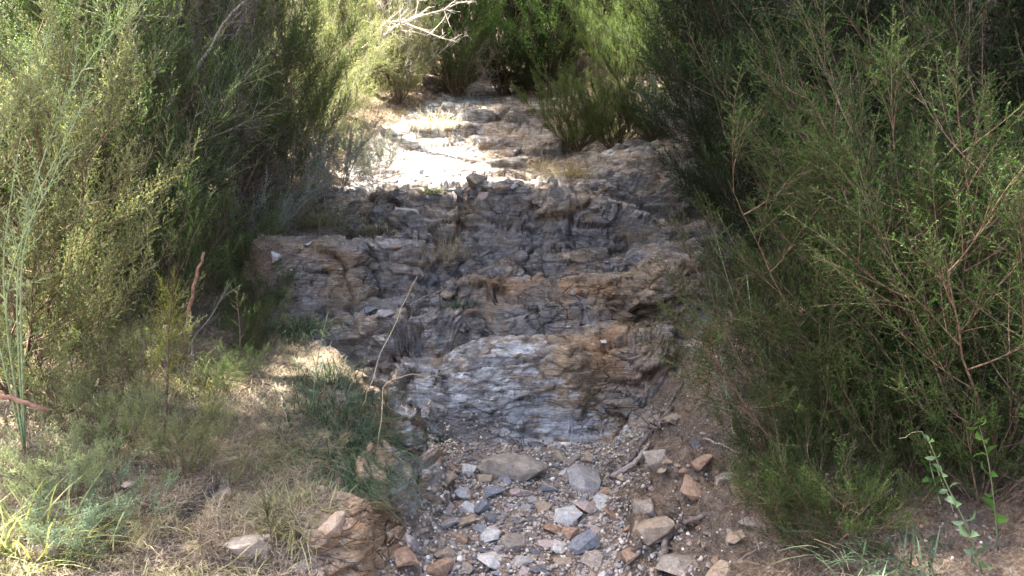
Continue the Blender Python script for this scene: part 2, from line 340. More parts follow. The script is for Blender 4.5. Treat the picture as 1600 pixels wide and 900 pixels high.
palem = np.exp(-((Xn + .02) / .62) ** 4 - ((Yn - 4.72) / .36) ** 4)
smooth = 1 - .45 * palem
amp = rock * smooth * (1 - .8 * floorm) * np.interp(Yn, [4.2, 5, 7.4, 8.2, 12], [.75, 1, 1.1, .5, .6])
g1_, g2_, gc_, gt_ = worley(Q * 9 + warp * 6, 88)
soild = fbm(Q * 6, 5, 71, .62) * .04 + fbm(Q * 30, 3, 77, .6) * .009 + ((gc_ - .5) * .03 + gt_ * .02) * sstep(.3, .6, Xn) * sstep(6, 5, Yn)
D = disp * amp + soild * (1 - rock * (1 - floorm))
Pd = Q + nn * D[:, None] * np.array([1.0, 1.0, 1.0])
Pfull = np.stack([X, Y, Z], 1)
far = ~near
bigp = Pfull * .35
Pfull[far, 2] += (fbm(bigp[far], 3, 3) * .35)* sstep(2.6, 5, np.abs(X[far]) + np.clip(Y[far]-13,0,9)+np.clip(2-Y[far],0,9))
Pfull[idx] = Pd
pale = np.zeros(len(X)); rust = np.zeros(len(X)); soil = np.zeros(len(X)); rockf = np.zeros(len(X))
zr0 = Zn - .05
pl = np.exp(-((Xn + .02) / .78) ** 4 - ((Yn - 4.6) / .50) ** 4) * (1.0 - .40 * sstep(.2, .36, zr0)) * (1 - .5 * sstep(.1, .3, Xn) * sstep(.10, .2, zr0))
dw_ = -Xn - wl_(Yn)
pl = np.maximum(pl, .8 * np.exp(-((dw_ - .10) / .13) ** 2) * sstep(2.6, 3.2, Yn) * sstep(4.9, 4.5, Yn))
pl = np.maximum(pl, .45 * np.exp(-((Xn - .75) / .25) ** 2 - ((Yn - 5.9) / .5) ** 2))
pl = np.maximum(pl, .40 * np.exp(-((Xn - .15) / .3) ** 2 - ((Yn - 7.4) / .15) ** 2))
pl = np.maximum(pl, (.40 + .45 * sstep(-.2, -.7, Xn)) * sstep(7.6, 8.2, Yn))  # pale upper rock; left side whitened further as painted sun glare
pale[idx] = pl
rt = .6 * np.exp(-((Xn - .45) / .40) ** 2 - ((Yn - 4.75) / .3) ** 2) + .5 * np.exp(-((Xn + .1) / .7) ** 2 - ((Yn - 5.55) / .25) ** 2) + .5 * np.exp(-((Xn - .9) / .35) ** 2 - ((Yn - 5.4) / .4) ** 2)
rt += .9 * np.exp(-((dw_ - .26) / .16) ** 2) * sstep(4.7, 4.3, Yn) + .45 * np.exp(-((Xn + 1.7) / .4) ** 2 - ((Yn - 6.3) / .6) ** 2) + .15 * sstep(8, 9, Yn)
rust[idx] = np.clip(rt, 0, 1)
hollow = sstep(.35, .0, crack) * .75
soil[idx] = np.clip(np.maximum(floorm * .95, np.maximum(hollow * (1 - palem) * .8, sstep(.25, -.02, inside) * .7 * (edge > -.1))), 0, 1)
soil[idx] = np.maximum(soil[idx], .55 * sstep(.0, .35, fbm(Q * 1.9, 4, 91)) * (1 - palem) * sstep(.92, .98, nn[:, 2]))
rockf[idx] = rock
# faces
nx, ny = len(AX), len(AY)
I = np.arange(nx * ny).reshape(ny, nx)
quads = np.stack([I[:-1, :-1], I[:-1, 1:], I[1:, 1:], I[1:, :-1]], -1).reshape(-1, 4)
fm = rockf[quads].mean(1) > .5
def mesh_from(verts, faces, name, attrs=None, smooth=True):
    """faces (n,k) int array"""
    me = bpy.data.meshes.new(name); n, k = faces.shape
    me.vertices.add(len(verts)); me.vertices.foreach_set('co', np.ascontiguousarray(verts, dtype=np.float32).ravel())
    me.loops.add(n * k); me.loops.foreach_set('vertex_index', np.ascontiguousarray(faces, dtype=np.int32).ravel())
    me.polygons.add(n); me.polygons.foreach_set('loop_start', np.arange(0, n * k, k, dtype=np.int32))
    try: me.polygons.foreach_set('loop_total', np.full(n, k, dtype=np.int32))
    except Exception: pass
    if smooth: me.polygons.foreach_set('use_smooth', np.ones(n, dtype=bool))
    for an, av in (attrs or {}).items():
        at = me.attributes.new(an, 'FLOAT', 'POINT'); at.data.foreach_set('value', np.ascontiguousarray(av, dtype=np.float32))
    me.update(calc_edges=True); return me
def sub(faces):
    u, inv = np.unique(faces, return_inverse=True); return u, inv.reshape(faces.shape)
def link(name, me, mat=None, parent=None):
    o = bpy.data.objects.new(name, me); COL.objects.link(o)
    if mat is not None: me.materials.append(mat)
    if parent is not None: o.parent = parent
    return o
def tag(o, label=None, cat=None, group=None, kind=None):
    if label: o['label'] = label
    if cat: o['category'] = cat
    if group: o['group'] = group
    if kind: o['kind'] = kind
    return o
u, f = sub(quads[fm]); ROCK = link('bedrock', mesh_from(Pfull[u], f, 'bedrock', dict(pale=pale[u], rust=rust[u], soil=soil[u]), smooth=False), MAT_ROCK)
tag(ROCK, 'stepped bedrock of the gully path with pale, grey and rusty strata', 'bedrock', kind='structure')
u, f = sub(quads[~fm]); GROUND = link('ground', mesh_from(Pfull[u], f, 'ground'), MAT_SOIL)
tag(GROUND, 'dry brown earth of the banks and hillside', 'ground', kind='structure')
bpy.context.view_layer.update()
def hit(px, py):
    """ground point seen at a photo pixel"""
    d = Vector(ray(px, py)).normalized(); best = None
    for g in (ROCK, GROUND):
        ok, loc, nor, _ = g.ray_cast(Vector(CAM), d)
        if ok and (best is None or (loc - Vector(CAM)).length < (best[0] - Vector(CAM)).length): best = (loc.copy(), nor.copy())
    return best
def drop(x, y):
    best = None
    for g in (ROCK, GROUND):
        ok, loc, nor, _ = g.ray_cast(Vector((x, y, 80)), Vector((0, 0, -1)))
        if ok and (best is None or loc.z > best[0].z): best = (loc.copy(), nor.copy())
    return best if best else (Vector((x, y, float(base_z(np.array([x]), np.array([y]))[0]))), Vector((0, 0, 1)))
def at(px, py, dist):
    """point at depth dist (metres along y) on the sight line of a photo pixel"""
    d = ray(px, py); return CAM + d * dist / d[1]

# ------------------------------------------------------------ plant geometry
def rotz(a): c, s = math.cos(a), math.sin(a); return np.array([[c, -s, 0], [s, c, 0], [0, 0, 1]])
def frame(d, roll=0):
    """matrices (n,3,3) whose third column is d"""
    d = np.atleast_2d(d).astype(float); d = d / np.linalg.norm(d, axis=1)[:, None]
    ref = np.where(np.abs(d[:, 2:3]) > .95, np.array([[1., 0, 0]]), np.array([[0, 0, 1.]]))
    x = np.cross(ref, d); x /= np.linalg.norm(x, axis=1)[:, None]; y = np.cross(d, x)
    r = np.broadcast_to(np.asarray(roll, float), (len(d),))[:, None]
    X_ = x * np.cos(r) + y * np.sin(r); Y_ = np.cross(d, X_)
    return np.stack([X_, Y_, d], 2)
def oval(rs, p, d, l, wd):
    n = len(p); M = frame(d, rs.rand(n) * 6.283); sd, up, dd = M[:, :, 0], M[:, :, 1], M[:, :, 2]; P_ = []
    for f_, w_, c_ in ((0, 0, 0), (.22, .7, .08), (.5, 1, .12), (.8, .62, .02), (1, 0, -.12)):
        m = p + dd * l * f_ - up * l * (-c_); P_.append((m + sd * wd * w_ / 2 + up * wd * w_ * .12, m, m - sd * wd * w_ / 2 + up * wd * w_ * .12))
    T = []
    for i in range(4):
        a, b = P_[i], P_[i + 1]
        for j in (0, 1): T.append(np.stack([a[j], b[j], b[j + 1]], 1)); T.append(np.stack([a[j], b[j + 1], a[j + 1]], 1))
    return np.concatenate(T)
class Soup:
    def __init__(s): s.t = []; s.tt = []; s.seg = []
    def tris(s, v, tint): s.t.append(v.reshape(-1, 3, 3)); s.tt.append(np.broadcast_to(tint, (len(s.t[-1]),)))
    def segs(s, a, b, ra, rb):
        a = np.atleast_2d(a); b = np.atleast_2d(b); n = len(a)
        s.seg.append(np.concatenate([a, b, np.broadcast_to(ra, (n,))[:, None], np.broadcast_to(rb, (n,))[:, None]], 1))
    def get(s):
        T = np.concatenate(s.t) if s.t else np.zeros((0, 3, 3)); tt = np.concatenate(s.tt) if s.tt else np.zeros(0)
        S = np.concatenate(s.seg) if s.seg else np.zeros((0, 8)); return T, tt, S
def stamp(proto, M, off, scale, tint, rscale=1.0):
    """place a prototype (T, tt, S) with n transforms"""
    T, tt, S = proto; n = len(M)
    A = M * np.asarray(scale)[:, None, None]
    To = np.einsum('nij,kvj->nkvi', A, T) + off[:, None, None, :]
    to = np.clip(tt[None] + tint[:, None], 0, 1)
    s0 = np.einsum('nij,kj->nki', A, S[:, :3]) + off[:, None]; s1_ = np.einsum('nij,kj->nki', A, S[:, 3:6]) + off[:, None]
    rr = S[None, :, 6:] * (np.asarray(scale)[:, None, None]) * rscale
    So = np.concatenate([s0, s1_, rr], 2)
    return To.reshape(-1, 3, 3), to.reshape(-1), So.reshape(-1, 8)
def needles(rs, p0, d, L, n, nl, nw, ang=50, jit=15):
    """n needles round the shoot that runs from p0 along d"""
    t = (np.arange(n) + rs.rand(n) * .6) / n; p = p0 + t[:, None] * d * L
    M = frame(np.repeat(d[None], n, 0), rs.rand(n) * 6.283)
    an = np.radians(ang + rs.uniform(-jit, jit, n)); loc = np.stack([np.sin(an), 0 * an, np.cos(an)], 1)
    v = np.einsum('nij,nj->ni', M, loc); sd = M[:, :, 1]; l = nl * rs.uniform(.7, 1.2, n) * (1 - .25 * t)
    return np.stack([p - sd * nw / 2, p + sd * nw / 2, p + v * l[:, None]], 1)
def leaves(rs, p, d, l, wd, roll=None, fold=.25):
    """diamond leaves, two tris each"""
    n = len(p); M = frame(d, rs.rand(n) * 6.283 if roll is None else roll)
    sd, up, dd = M[:, :, 0], M[:, :, 1], M[:, :, 2]; l = np.broadcast_to(l, (n,))[:, None]; wd = np.broadcast_to(wd, (n,))[:, None]
    tip = p + dd * l; m = p + dd * l * .42; a = m + sd * wd / 2 + up * wd * fold; b = m - sd * wd / 2 + up * wd * fold
    return np.concatenate([np.stack([p, a, tip], 1), np.stack([p, tip, b], 1)])
def sprig(seed, L=.28, nside=16, slen=.05, nneed=16, nl=.008, nw=.0016, ang=45, bend=.25, sub2=0, tw=.0014, maxis=22):
    rs = np.random.RandomState(seed); S = Soup(); k = 7
    bd = rs.uniform(-bend, bend, 2); t = np.linspace(0, 1, k)
    ax = np.stack([bd[0] * L * t ** 2, bd[1] * L * t ** 2, L * t], 1)
    S.segs(ax[:-1], ax[1:], tw * (1.5 - t[:-1]), tw * (1.5 - t[1:]))
    for j in range(nside):
        tt = .12 + .85 * (j + rs.rand() * .5) / nside; p = np.array([np.interp(tt, t, ax[:, c]) for c in range(3)])
        az = j * 2.4 + rs.rand(); an = math.radians(ang + rs.uniform(-12, 12))
        d = np.array([math.cos(az) * math.sin(an), math.sin(az) * math.sin(an), math.cos(an)])
        l = slen * rs.uniform(.6, 1.15) * (1.15 - tt * .8)
        S.segs(p, p + d * l, tw * .6, tw * .3)
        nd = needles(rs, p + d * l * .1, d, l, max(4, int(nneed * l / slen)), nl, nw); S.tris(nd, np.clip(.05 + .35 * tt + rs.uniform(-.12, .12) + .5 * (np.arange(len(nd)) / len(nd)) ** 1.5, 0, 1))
    d = ax[-1] - ax[-2]; d /= np.linalg.norm(d)
    S.tris(needles(rs, ax[3], (ax[-1] - ax[3]) / np.linalg.norm(ax[-1] - ax[3]), np.linalg.norm(ax[-1] - ax[3]) * 1.06, maxis, nl * 1.1, nw), .75)
    return S.get()
def leafy_sprig(seed, L=.25, n=16, ll=.018, lw=.007, ang=55, tw=.0015, opp=True):
    rs = np.random.RandomState(seed); S = Soup(); t = np.linspace(0, 1, 6); bd = rs.uniform(-.2, .2, 2)
    ax = np.stack([bd[0] * L * t ** 2, bd[1] * L * t ** 2, L * t], 1); S.segs(ax[:-1], ax[1:], tw * (1.4 - t[:-1]), tw * (1.4 - t[1:]))
    for j in range(n):
        tt = .1 + .9 * j / (n - 1); p = np.array([np.interp(tt, t, ax[:, c]) for c in range(3)])
        for s_ in ((0, math.pi) if opp else (0,)):
            az = j * (1.57 if opp else 2.4) + s_ + rs.uniform(-.3, .3); an = math.radians(ang * (1.2 - .6 * tt) + rs.uniform(-12, 12))
            d = np.array([[math.cos(az) * math.sin(an), math.sin(az) * math.sin(an), math.cos(an)]])
            sz = rs.uniform(.7, 1.2) * (1.15 - .6 * tt)
            S.tris(leaves(rs, p[None], d, ll * sz, lw * sz), .3 + .5 * tt + rs.uniform(-.2, .2))
    return S.get()
def dead_sprig(seed, L=.3, n=12, slen=.1, tw=.0015):
    rs = np.random.RandomState(seed); S = Soup(); t = np.linspace(0, 1, 6); bd = rs.uniform(-.3, .3, 2)
    ax = np.stack([bd[0] * L * t ** 2, bd[1] * L * t ** 2, L * t], 1); S.segs(ax[:-1], ax[1:], tw * (1.4 - t[:-1]), tw * (1.4 - t[1:]))
    for j in range(n):
        tt = rs.uniform(.1, .95); p = np.array([np.interp(tt, t, ax[:, c]) for c in range(3)]); az = rs.rand() * 6.28; an = rs.uniform(.5, 1.1)
        d = np.array([math.cos(az) * math.sin(an), math.sin(az) * math.sin(an), math.cos(an)]); q = p + d * slen * rs.uniform(.4, 1)
        S.segs(p, q, tw * .7, tw * .4)
        for _ in range(2):
            d2 = d + rs.uniform(-.7, .7, 3); S.segs(p + (q - p) * rs.rand(), q + d2 * slen * .35, tw * .45, tw * .2)
    return S.get()
def seg_mesh(S, name, k=3):
    a, b = S[:, :3], S[:, 3:6]; d = b - a; ln = np.linalg.norm(d, axis=1); ok = ln > 1e-7; S = S[ok]; a, b, d = a[ok], b[ok], d[ok]
    M = frame(d); n = len(S); an = np.arange(k) * 2 * math.pi / k
    ring = np.cos(an)[None, :, None] * M[:, None, :, 0] + np.sin(an)[None, :, None] * M[:, None, :, 1]
    va = a[:, None] + ring * S[:, 6][:, None, None]; vb = b[:, None] + ring * S[:, 7][:, None, None]
    V = np.concatenate([va, vb], 1).reshape(-1, 3); o = np.arange(n)[:, None] * (2 * k)
    fs = [np.concatenate([o + i, o + (i + 1) % k, o + k + (i + 1) % k, o + k + i], 1) for i in range(k)]
    return mesh_from(V, np.concatenate(fs), name)
def tri_mesh(T, tt, name):
    V = T.reshape(-1, 3); return mesh_from(V, np.arange(len(V)).reshape(-1, 3), name, dict(tint=np.repeat(tt, 3)), smooth=False)
def tube_path(pts, radii, k=8, seed=0, wob=.12):
    """a continuous rough tube"""
    pts = np.array(pts, float); n = len(pts); rs = np.random.RandomState(seed)
    d = np.gradient(pts, axis=0); M = frame(d); an = np.arange(k) * 2 * math.pi / k
    # carry one frame along so the tube does not twist
    ref = M[0][:, 0]; V = []
    for i in range(n):
        di = d[i] / np.linalg.norm(d[i]); x = ref - di * ref.dot(di); x /= np.linalg.norm(x); y = np.cross(di, x); ref = x
        rr = radii[i] * (1 + wob * rs.uniform(-1, 1, k))
        V.append(pts[i] + rr[:, None] * (np.cos(an)[:, None] * x + np.sin(an)[:, None] * y))
    V = np.concatenate(V + [pts[:1], pts[-1:]]); fs = []
    for i in range(n - 1):
        for j in range(k): fs.append((i * k + j, i * k + (j + 1) % k, (i + 1) * k + (j + 1) % k, (i + 1) * k + j))
    me = bpy.data.meshes.new('tube'); c0, c1 = n * k, n * k + 1
    for j in range(k): fs.append((c0, (j + 1) % k, j)); fs.append((c1, (n - 1) * k + j, (n - 1) * k + (j + 1) % k))
    me.from_pydata(V.tolist(), [], fs); me.polygons.foreach_set('use_smooth', [True] * len(fs)); me.update(); return me

def shrub_geo(seed, h=2.0, r=.8, nst=9, nbr=8, spr=8, protos=None, up=.6, lean=.5, low=.15, stem_r=.012, ssc=(.85, 1.3), vert=.5, tint=.0):
    """stems that fan out from the base, side branches on them, and sprigs on the branches"""
    rs = np.random.RandomState(seed); T, TT, S = [], [], []
    pos, dirs = [], []
    for i in range(nst):
        az = i * 2.4 + rs.uniform(-.5, .5); le = rs.uniform(.15, 1) ** .7 * r * lean * 2; hh = h * rs.uniform(.62, .95)
        t = np.linspace(0, 1, 9); wob = np.cumsum(rs.uniform(-.03, .03, (9, 2)), 0) * h * .5
        st = np.stack([math.cos(az) * le * t ** .9 + wob[:, 0], math.sin(az) * le * t ** .9 + wob[:, 1], hh * t ** (1 + .2 * rs.rand())], 1)
        st[0, :2] = np.array([math.cos(az), math.sin(az)]) * .05 * rs.rand()
        S.append(np.concatenate([st[:-1], st[1:], (stem_r * (1.1 - t[:-1]))[:, None], (stem_r * (1.1 - t[1:]))[:, None]], 1))
        for j in range(nbr):
            if rs.rand() < .12: continue
            tb = low + (1 - low) * (j + rs.rand()) / nbr; p = np.array([np.interp(tb, t, st[:, c]) for c in range(3)])
            a2 = az + rs.normal(0, 1.1); el = rs.uniform(.15, .9) * (.5 + up)
            d = np.array([math.cos(a2) * math.cos(el), math.sin(a2) * math.cos(el), math.sin(el)])
            L = h * rs.uniform(.12, .34) * (1.3 - .6 * tb); tq = np.linspace(0, 1, 5)
            cur = np.array([0, 0, rs.uniform(.1, .5) * up]); br = p + d * L * tq[:, None] + cur * L * tq[:, None] ** 2
            S.append(np.concatenate([br[:-1], br[1:], (stem_r * .42 * (1.1 - tq[:-1]))[:, None], (stem_r * .42 * (1.1 - tq[1:]))[:, None]], 1))
            for q in range(spr):
                tt_ = .3 + .7 * (q + rs.rand()) / spr if q < spr - 1 else 1.0
                pp = np.array([np.interp(min(tt_, 1), tq, br[:, c]) for c in range(3)])
                dd = d * .8 + rs.normal(0, .33, 3) * (tt_ < 1) + np.array([0, 0, vert]) ; pos.append(pp); dirs.append(dd / np.linalg.norm(dd))
    pos = np.array(pos); dirs = np.array(dirs); pick = rs.randint(0, len(protos), len(pos)); S0 = np.concatenate(S); S = [S0]
    zrel = np.clip(pos[:, 2] / h, 0, 1); rr = np.linalg.norm(pos[:, :2], axis=1) / r
    for k, pr in enumerate(protos):
        m = pick == k; n = m.sum()
        if not n: continue
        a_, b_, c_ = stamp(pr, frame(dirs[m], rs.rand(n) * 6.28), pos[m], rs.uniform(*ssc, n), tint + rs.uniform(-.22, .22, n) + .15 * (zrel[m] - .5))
        T.append(a_); TT.append(b_); S.append(c_)
    return np.concatenate(T), np.concatenate(TT), np.concatenate(S), S0
def make_plant(name, label, cat, geo, lmat, bmat, group=None, foliage='foliage', wood='branches'):
    T, tt, S, _ = geo
    root = bpy.data.objects.new(name, None); root.empty_display_size = .1; COL.objects.link(root); tag(root, label, cat, group)
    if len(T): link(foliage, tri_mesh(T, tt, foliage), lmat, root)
    if len(S): link(wood, seg_mesh(S, wood), bmat, root)
    return root
def copy_tree(o, parent=None):
    c = o.copy(); COL.objects.link(c); c.parent = parent
    for ch in list(o.children): copy_tree(ch, c)
    return c

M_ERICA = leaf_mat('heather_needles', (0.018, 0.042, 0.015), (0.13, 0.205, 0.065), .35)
M_ERICA_SHADE = leaf_mat('shade_tint_heather_needles', (0.007, 0.018, 0.006), (0.034, 0.070, 0.018), .3)  # heather copy darkened; deep shade painted into the needle colour
M_FEATH = leaf_mat('feathery_needles', (0.010, 0.030, 0.007), (0.058, 0.110, 0.022), .3)
M_PLUME = leaf_mat('plume_needles', (0.018, 0.045, 0.012), (0.125, 0.19, 0.045), .3)
M_SUNNY = leaf_mat('sunlit_tint_needles', (0.060, 0.090, 0.040), (0.31, 0.35, 0.18), .4)  # paler heather for sunlit bushes, sunlight mixed into the base colour
M_LIME = leaf_mat('lime_needles', (0.11, 0.20, 0.02), (0.36, 0.42, 0.035), .5)
M_SILVER = leaf_mat('silver_leaves', (0.11, 0.15, 0.12), (0.26, 0.32, 0.27), .25)
M_SAGE = leaf_mat('sage_leaves', (0.085, 0.14, 0.095), (0.20, 0.29, 0.19), .3)
M_SAGED = leaf_mat('dull_sage_leaves', (0.045, 0.085, 0.045), (0.13, 0.20, 0.11), .3)
M_BROAD = leaf_mat('broad_leaves', (0.035, 0.10, 0.022), (0.13, 0.26, 0.055), .4)
M_WEED = leaf_mat('pale_weed_leaves', (0.17, 0.24, 0.13), (0.36, 0.42, 0.22), .4)
M_GRASS = leaf_mat('green_grass', (0.026, 0.055, 0.034), (0.10, 0.155, 0.085), .25)
M_LGRASS = leaf_mat('lime_grass', (0.14, 0.18, 0.06), (0.34, 0.36, 0.17), .35)
M_STRAW = leaf_mat('straw', (0.17, 0.135, 0.09), (0.42, 0.37, 0.27), .25)
M_OLIVE = leaf_mat('half_dry_grass', (0.12, 0.13, 0.06), (0.33, 0.31, 0.17), .3)
M_LITTER = leaf_mat('litter', (0.11, 0.08, 0.06), (0.40, 0.32, 0.24), .1)
M_DARKLIT = leaf_mat('dark_litter', (0.05, 0.036, 0.028), (0.22, 0.165, 0.12), .1)
B_BROWN = bark_mat('brown_twigs', (0.08, 0.052, 0.036), (0.22, 0.155, 0.11))
B_SHADE = bark_mat('shade_tint_twigs', (0.035, 0.024, 0.018), (0.12, 0.085, 0.065))  # twigs of the shaded bushes, shade painted in as darker bark
B_GREY = bark_mat('grey_twigs', (0.16, 0.13, 0.11), (0.38, 0.33, 0.29))
B_PALE = bark_mat('bleached_twigs', (0.34, 0.29, 0.24), (0.60, 0.54, 0.47))
B_GREEN = bark_mat('green_stems', (0.16, 0.22, 0.10), (0.30, 0.36, 0.20))
B_GREEND = bark_mat('dull_green_stems', (0.07, 0.09, 0.045), (0.15, 0.18, 0.09))
B_RED = bark_mat('red_brown_stick', (0.22, 0.11, 0.07), (0.42, 0.25, 0.18), 40)
B_ROOT = bark_mat('root_bark', (0.055, 0.045, 0.04), (0.20, 0.165, 0.145), 45)
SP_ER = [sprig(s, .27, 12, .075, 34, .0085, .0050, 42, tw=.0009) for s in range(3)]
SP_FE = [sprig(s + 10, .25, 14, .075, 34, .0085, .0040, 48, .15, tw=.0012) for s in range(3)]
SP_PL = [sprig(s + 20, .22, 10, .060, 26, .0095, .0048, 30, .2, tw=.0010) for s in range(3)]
SP_SI = [leafy_sprig(s + 30, .20, 12, .017, .008) for s in range(3)]
SP_BR = [leafy_sprig(s + 40, .22, 9, .050, .026, 65, .002, False) for s in range(3)]
SP_WE = [leafy_sprig(s + 50, .22, 12, .036, .0055, 42, .0016, False) for s in range(3)]
SP_DE = [dead_sprig(s + 60) for s in range(3)]
SP_LI = [sprig(s + 70, .16, 12, .035, 12, .010, .0028, 45, .15) for s in range(3)]


# ------------------------------------------------------------ bushes
def root_at(o, x, y, rz=None, sc=1.0, szz=None, sink=.03, tilt=(0, 0)):
    p, n = drop(x, y); o.location = (x, y, p.z - sink); o.rotation_euler = (tilt[0], tilt[1], rs_pl.uniform(0, 6.28) if rz is None else rz)
    o.scale = (sc, sc, szz or sc); return o
rs_pl = np.random.RandomState(77)
PROTO = {}
def proto(key, seed, sprigs, lmat, bmat, **kw): PROTO[key] = (shrub_geo(seed, protos=sprigs, **kw), lmat, bmat)
E = dict(h=2.2, r=.85, nst=12, nbr=13, spr=9, low=.04, vert=.9)
proto('er0', 1, SP_ER, M_ERICA, B_BROWN, **E)
proto('er1', 2, SP_ER, M_ERICA, B_BROWN, **dict(E, vert=1.4, lean=.45, nst=13))
proto('er2', 3, SP_ER, M_ERICA, B_GREY, **dict(E, vert=.35, lean=.65, h=1.9))
proto('fe0', 4, SP_FE, M_FEATH, B_BROWN, h=1.35, r=.7, nst=11, nbr=10, spr=6, vert=.5, up=.7, stem_r=.008, low=.05)
proto('fe1', 5, SP_FE, M_FEATH, B_BROWN, h=1.5, r=.8, nst=11, nbr=10, spr=6, vert=.35, lean=.6, stem_r=.009, low=.05)
proto('pl0', 6, SP_PL, M_PLUME, B_BROWN, h=1.15, r=.55, nst=19, nbr=10, spr=8, vert=.9, up=.8, lean=.95, low=.02, ssc=(.75, 1.15), stem_r=.008)
proto('si0', 7, SP_SI, M_SILVER, B_GREY, h=.55, r=.4, nst=12, nbr=5, spr=4, vert=.8, stem_r=.005)
proto('br0', 8, SP_BR, M_BROAD, B_BROWN, h=2.6, r=1.0, nst=8, nbr=9, spr=8, vert=.3, low=.12)
proto('de0', 9, SP_DE, M_ERICA, B_PALE, h=1.5, r=.8, nst=7, nbr=8, spr=5, vert=.2, low=.2)
proto('lo0', 10, SP_ER, M_ERICA, B_BROWN, h=.75, r=.5, nst=12, nbr=5, spr=5, vert=.8, ssc=(.6, 1.0), low=.1, stem_r=.006)
BUILT = {}; VARIANTS = {}
def variant(base, me, mat):
    """one shared mesh for each shape and material"""
    k_ = (base, mat.name)
    if k_ not in VARIANTS:
        if me.materials and me.materials[0] == mat: VARIANTS[k_] = me
        else: m2 = me.copy(); m2.materials.clear(); m2.materials.append(mat); VARIANTS[k_] = m2
    return VARIANTS[k_]
def bush(key, name, label, cat, x, y, sc=1.0, szz=None, lmat=None, bmat=None, group=None, rz=None, tilt=(0, 0)):
    geo, lm, bm = PROTO[key]
    if key not in BUILT:
        BUILT[key] = make_plant(name, label, cat, geo, lm, bm, group); o = BUILT[key]
    else:
        o = copy_tree(BUILT[key]); o.name = name; tag(o, label, cat)
        if 'group' in o.keys(): del o['group']
        if group: o['group'] = group
    for ch in o.children:
        ch.data = variant(key + ch.name.split('.')[0], ch.data, (lmat or lm) if ch.name.startswith('foliage') else (bmat or bm))
    return root_at(o, x, y, rz, sc, szz, tilt=tilt)
def bpx(px, d): return (px - 800) / F * d, d
GL, GR, GB = 'heather bushes on the left bank', 'heather bushes on the right bank', 'bushes closing the head of the path'
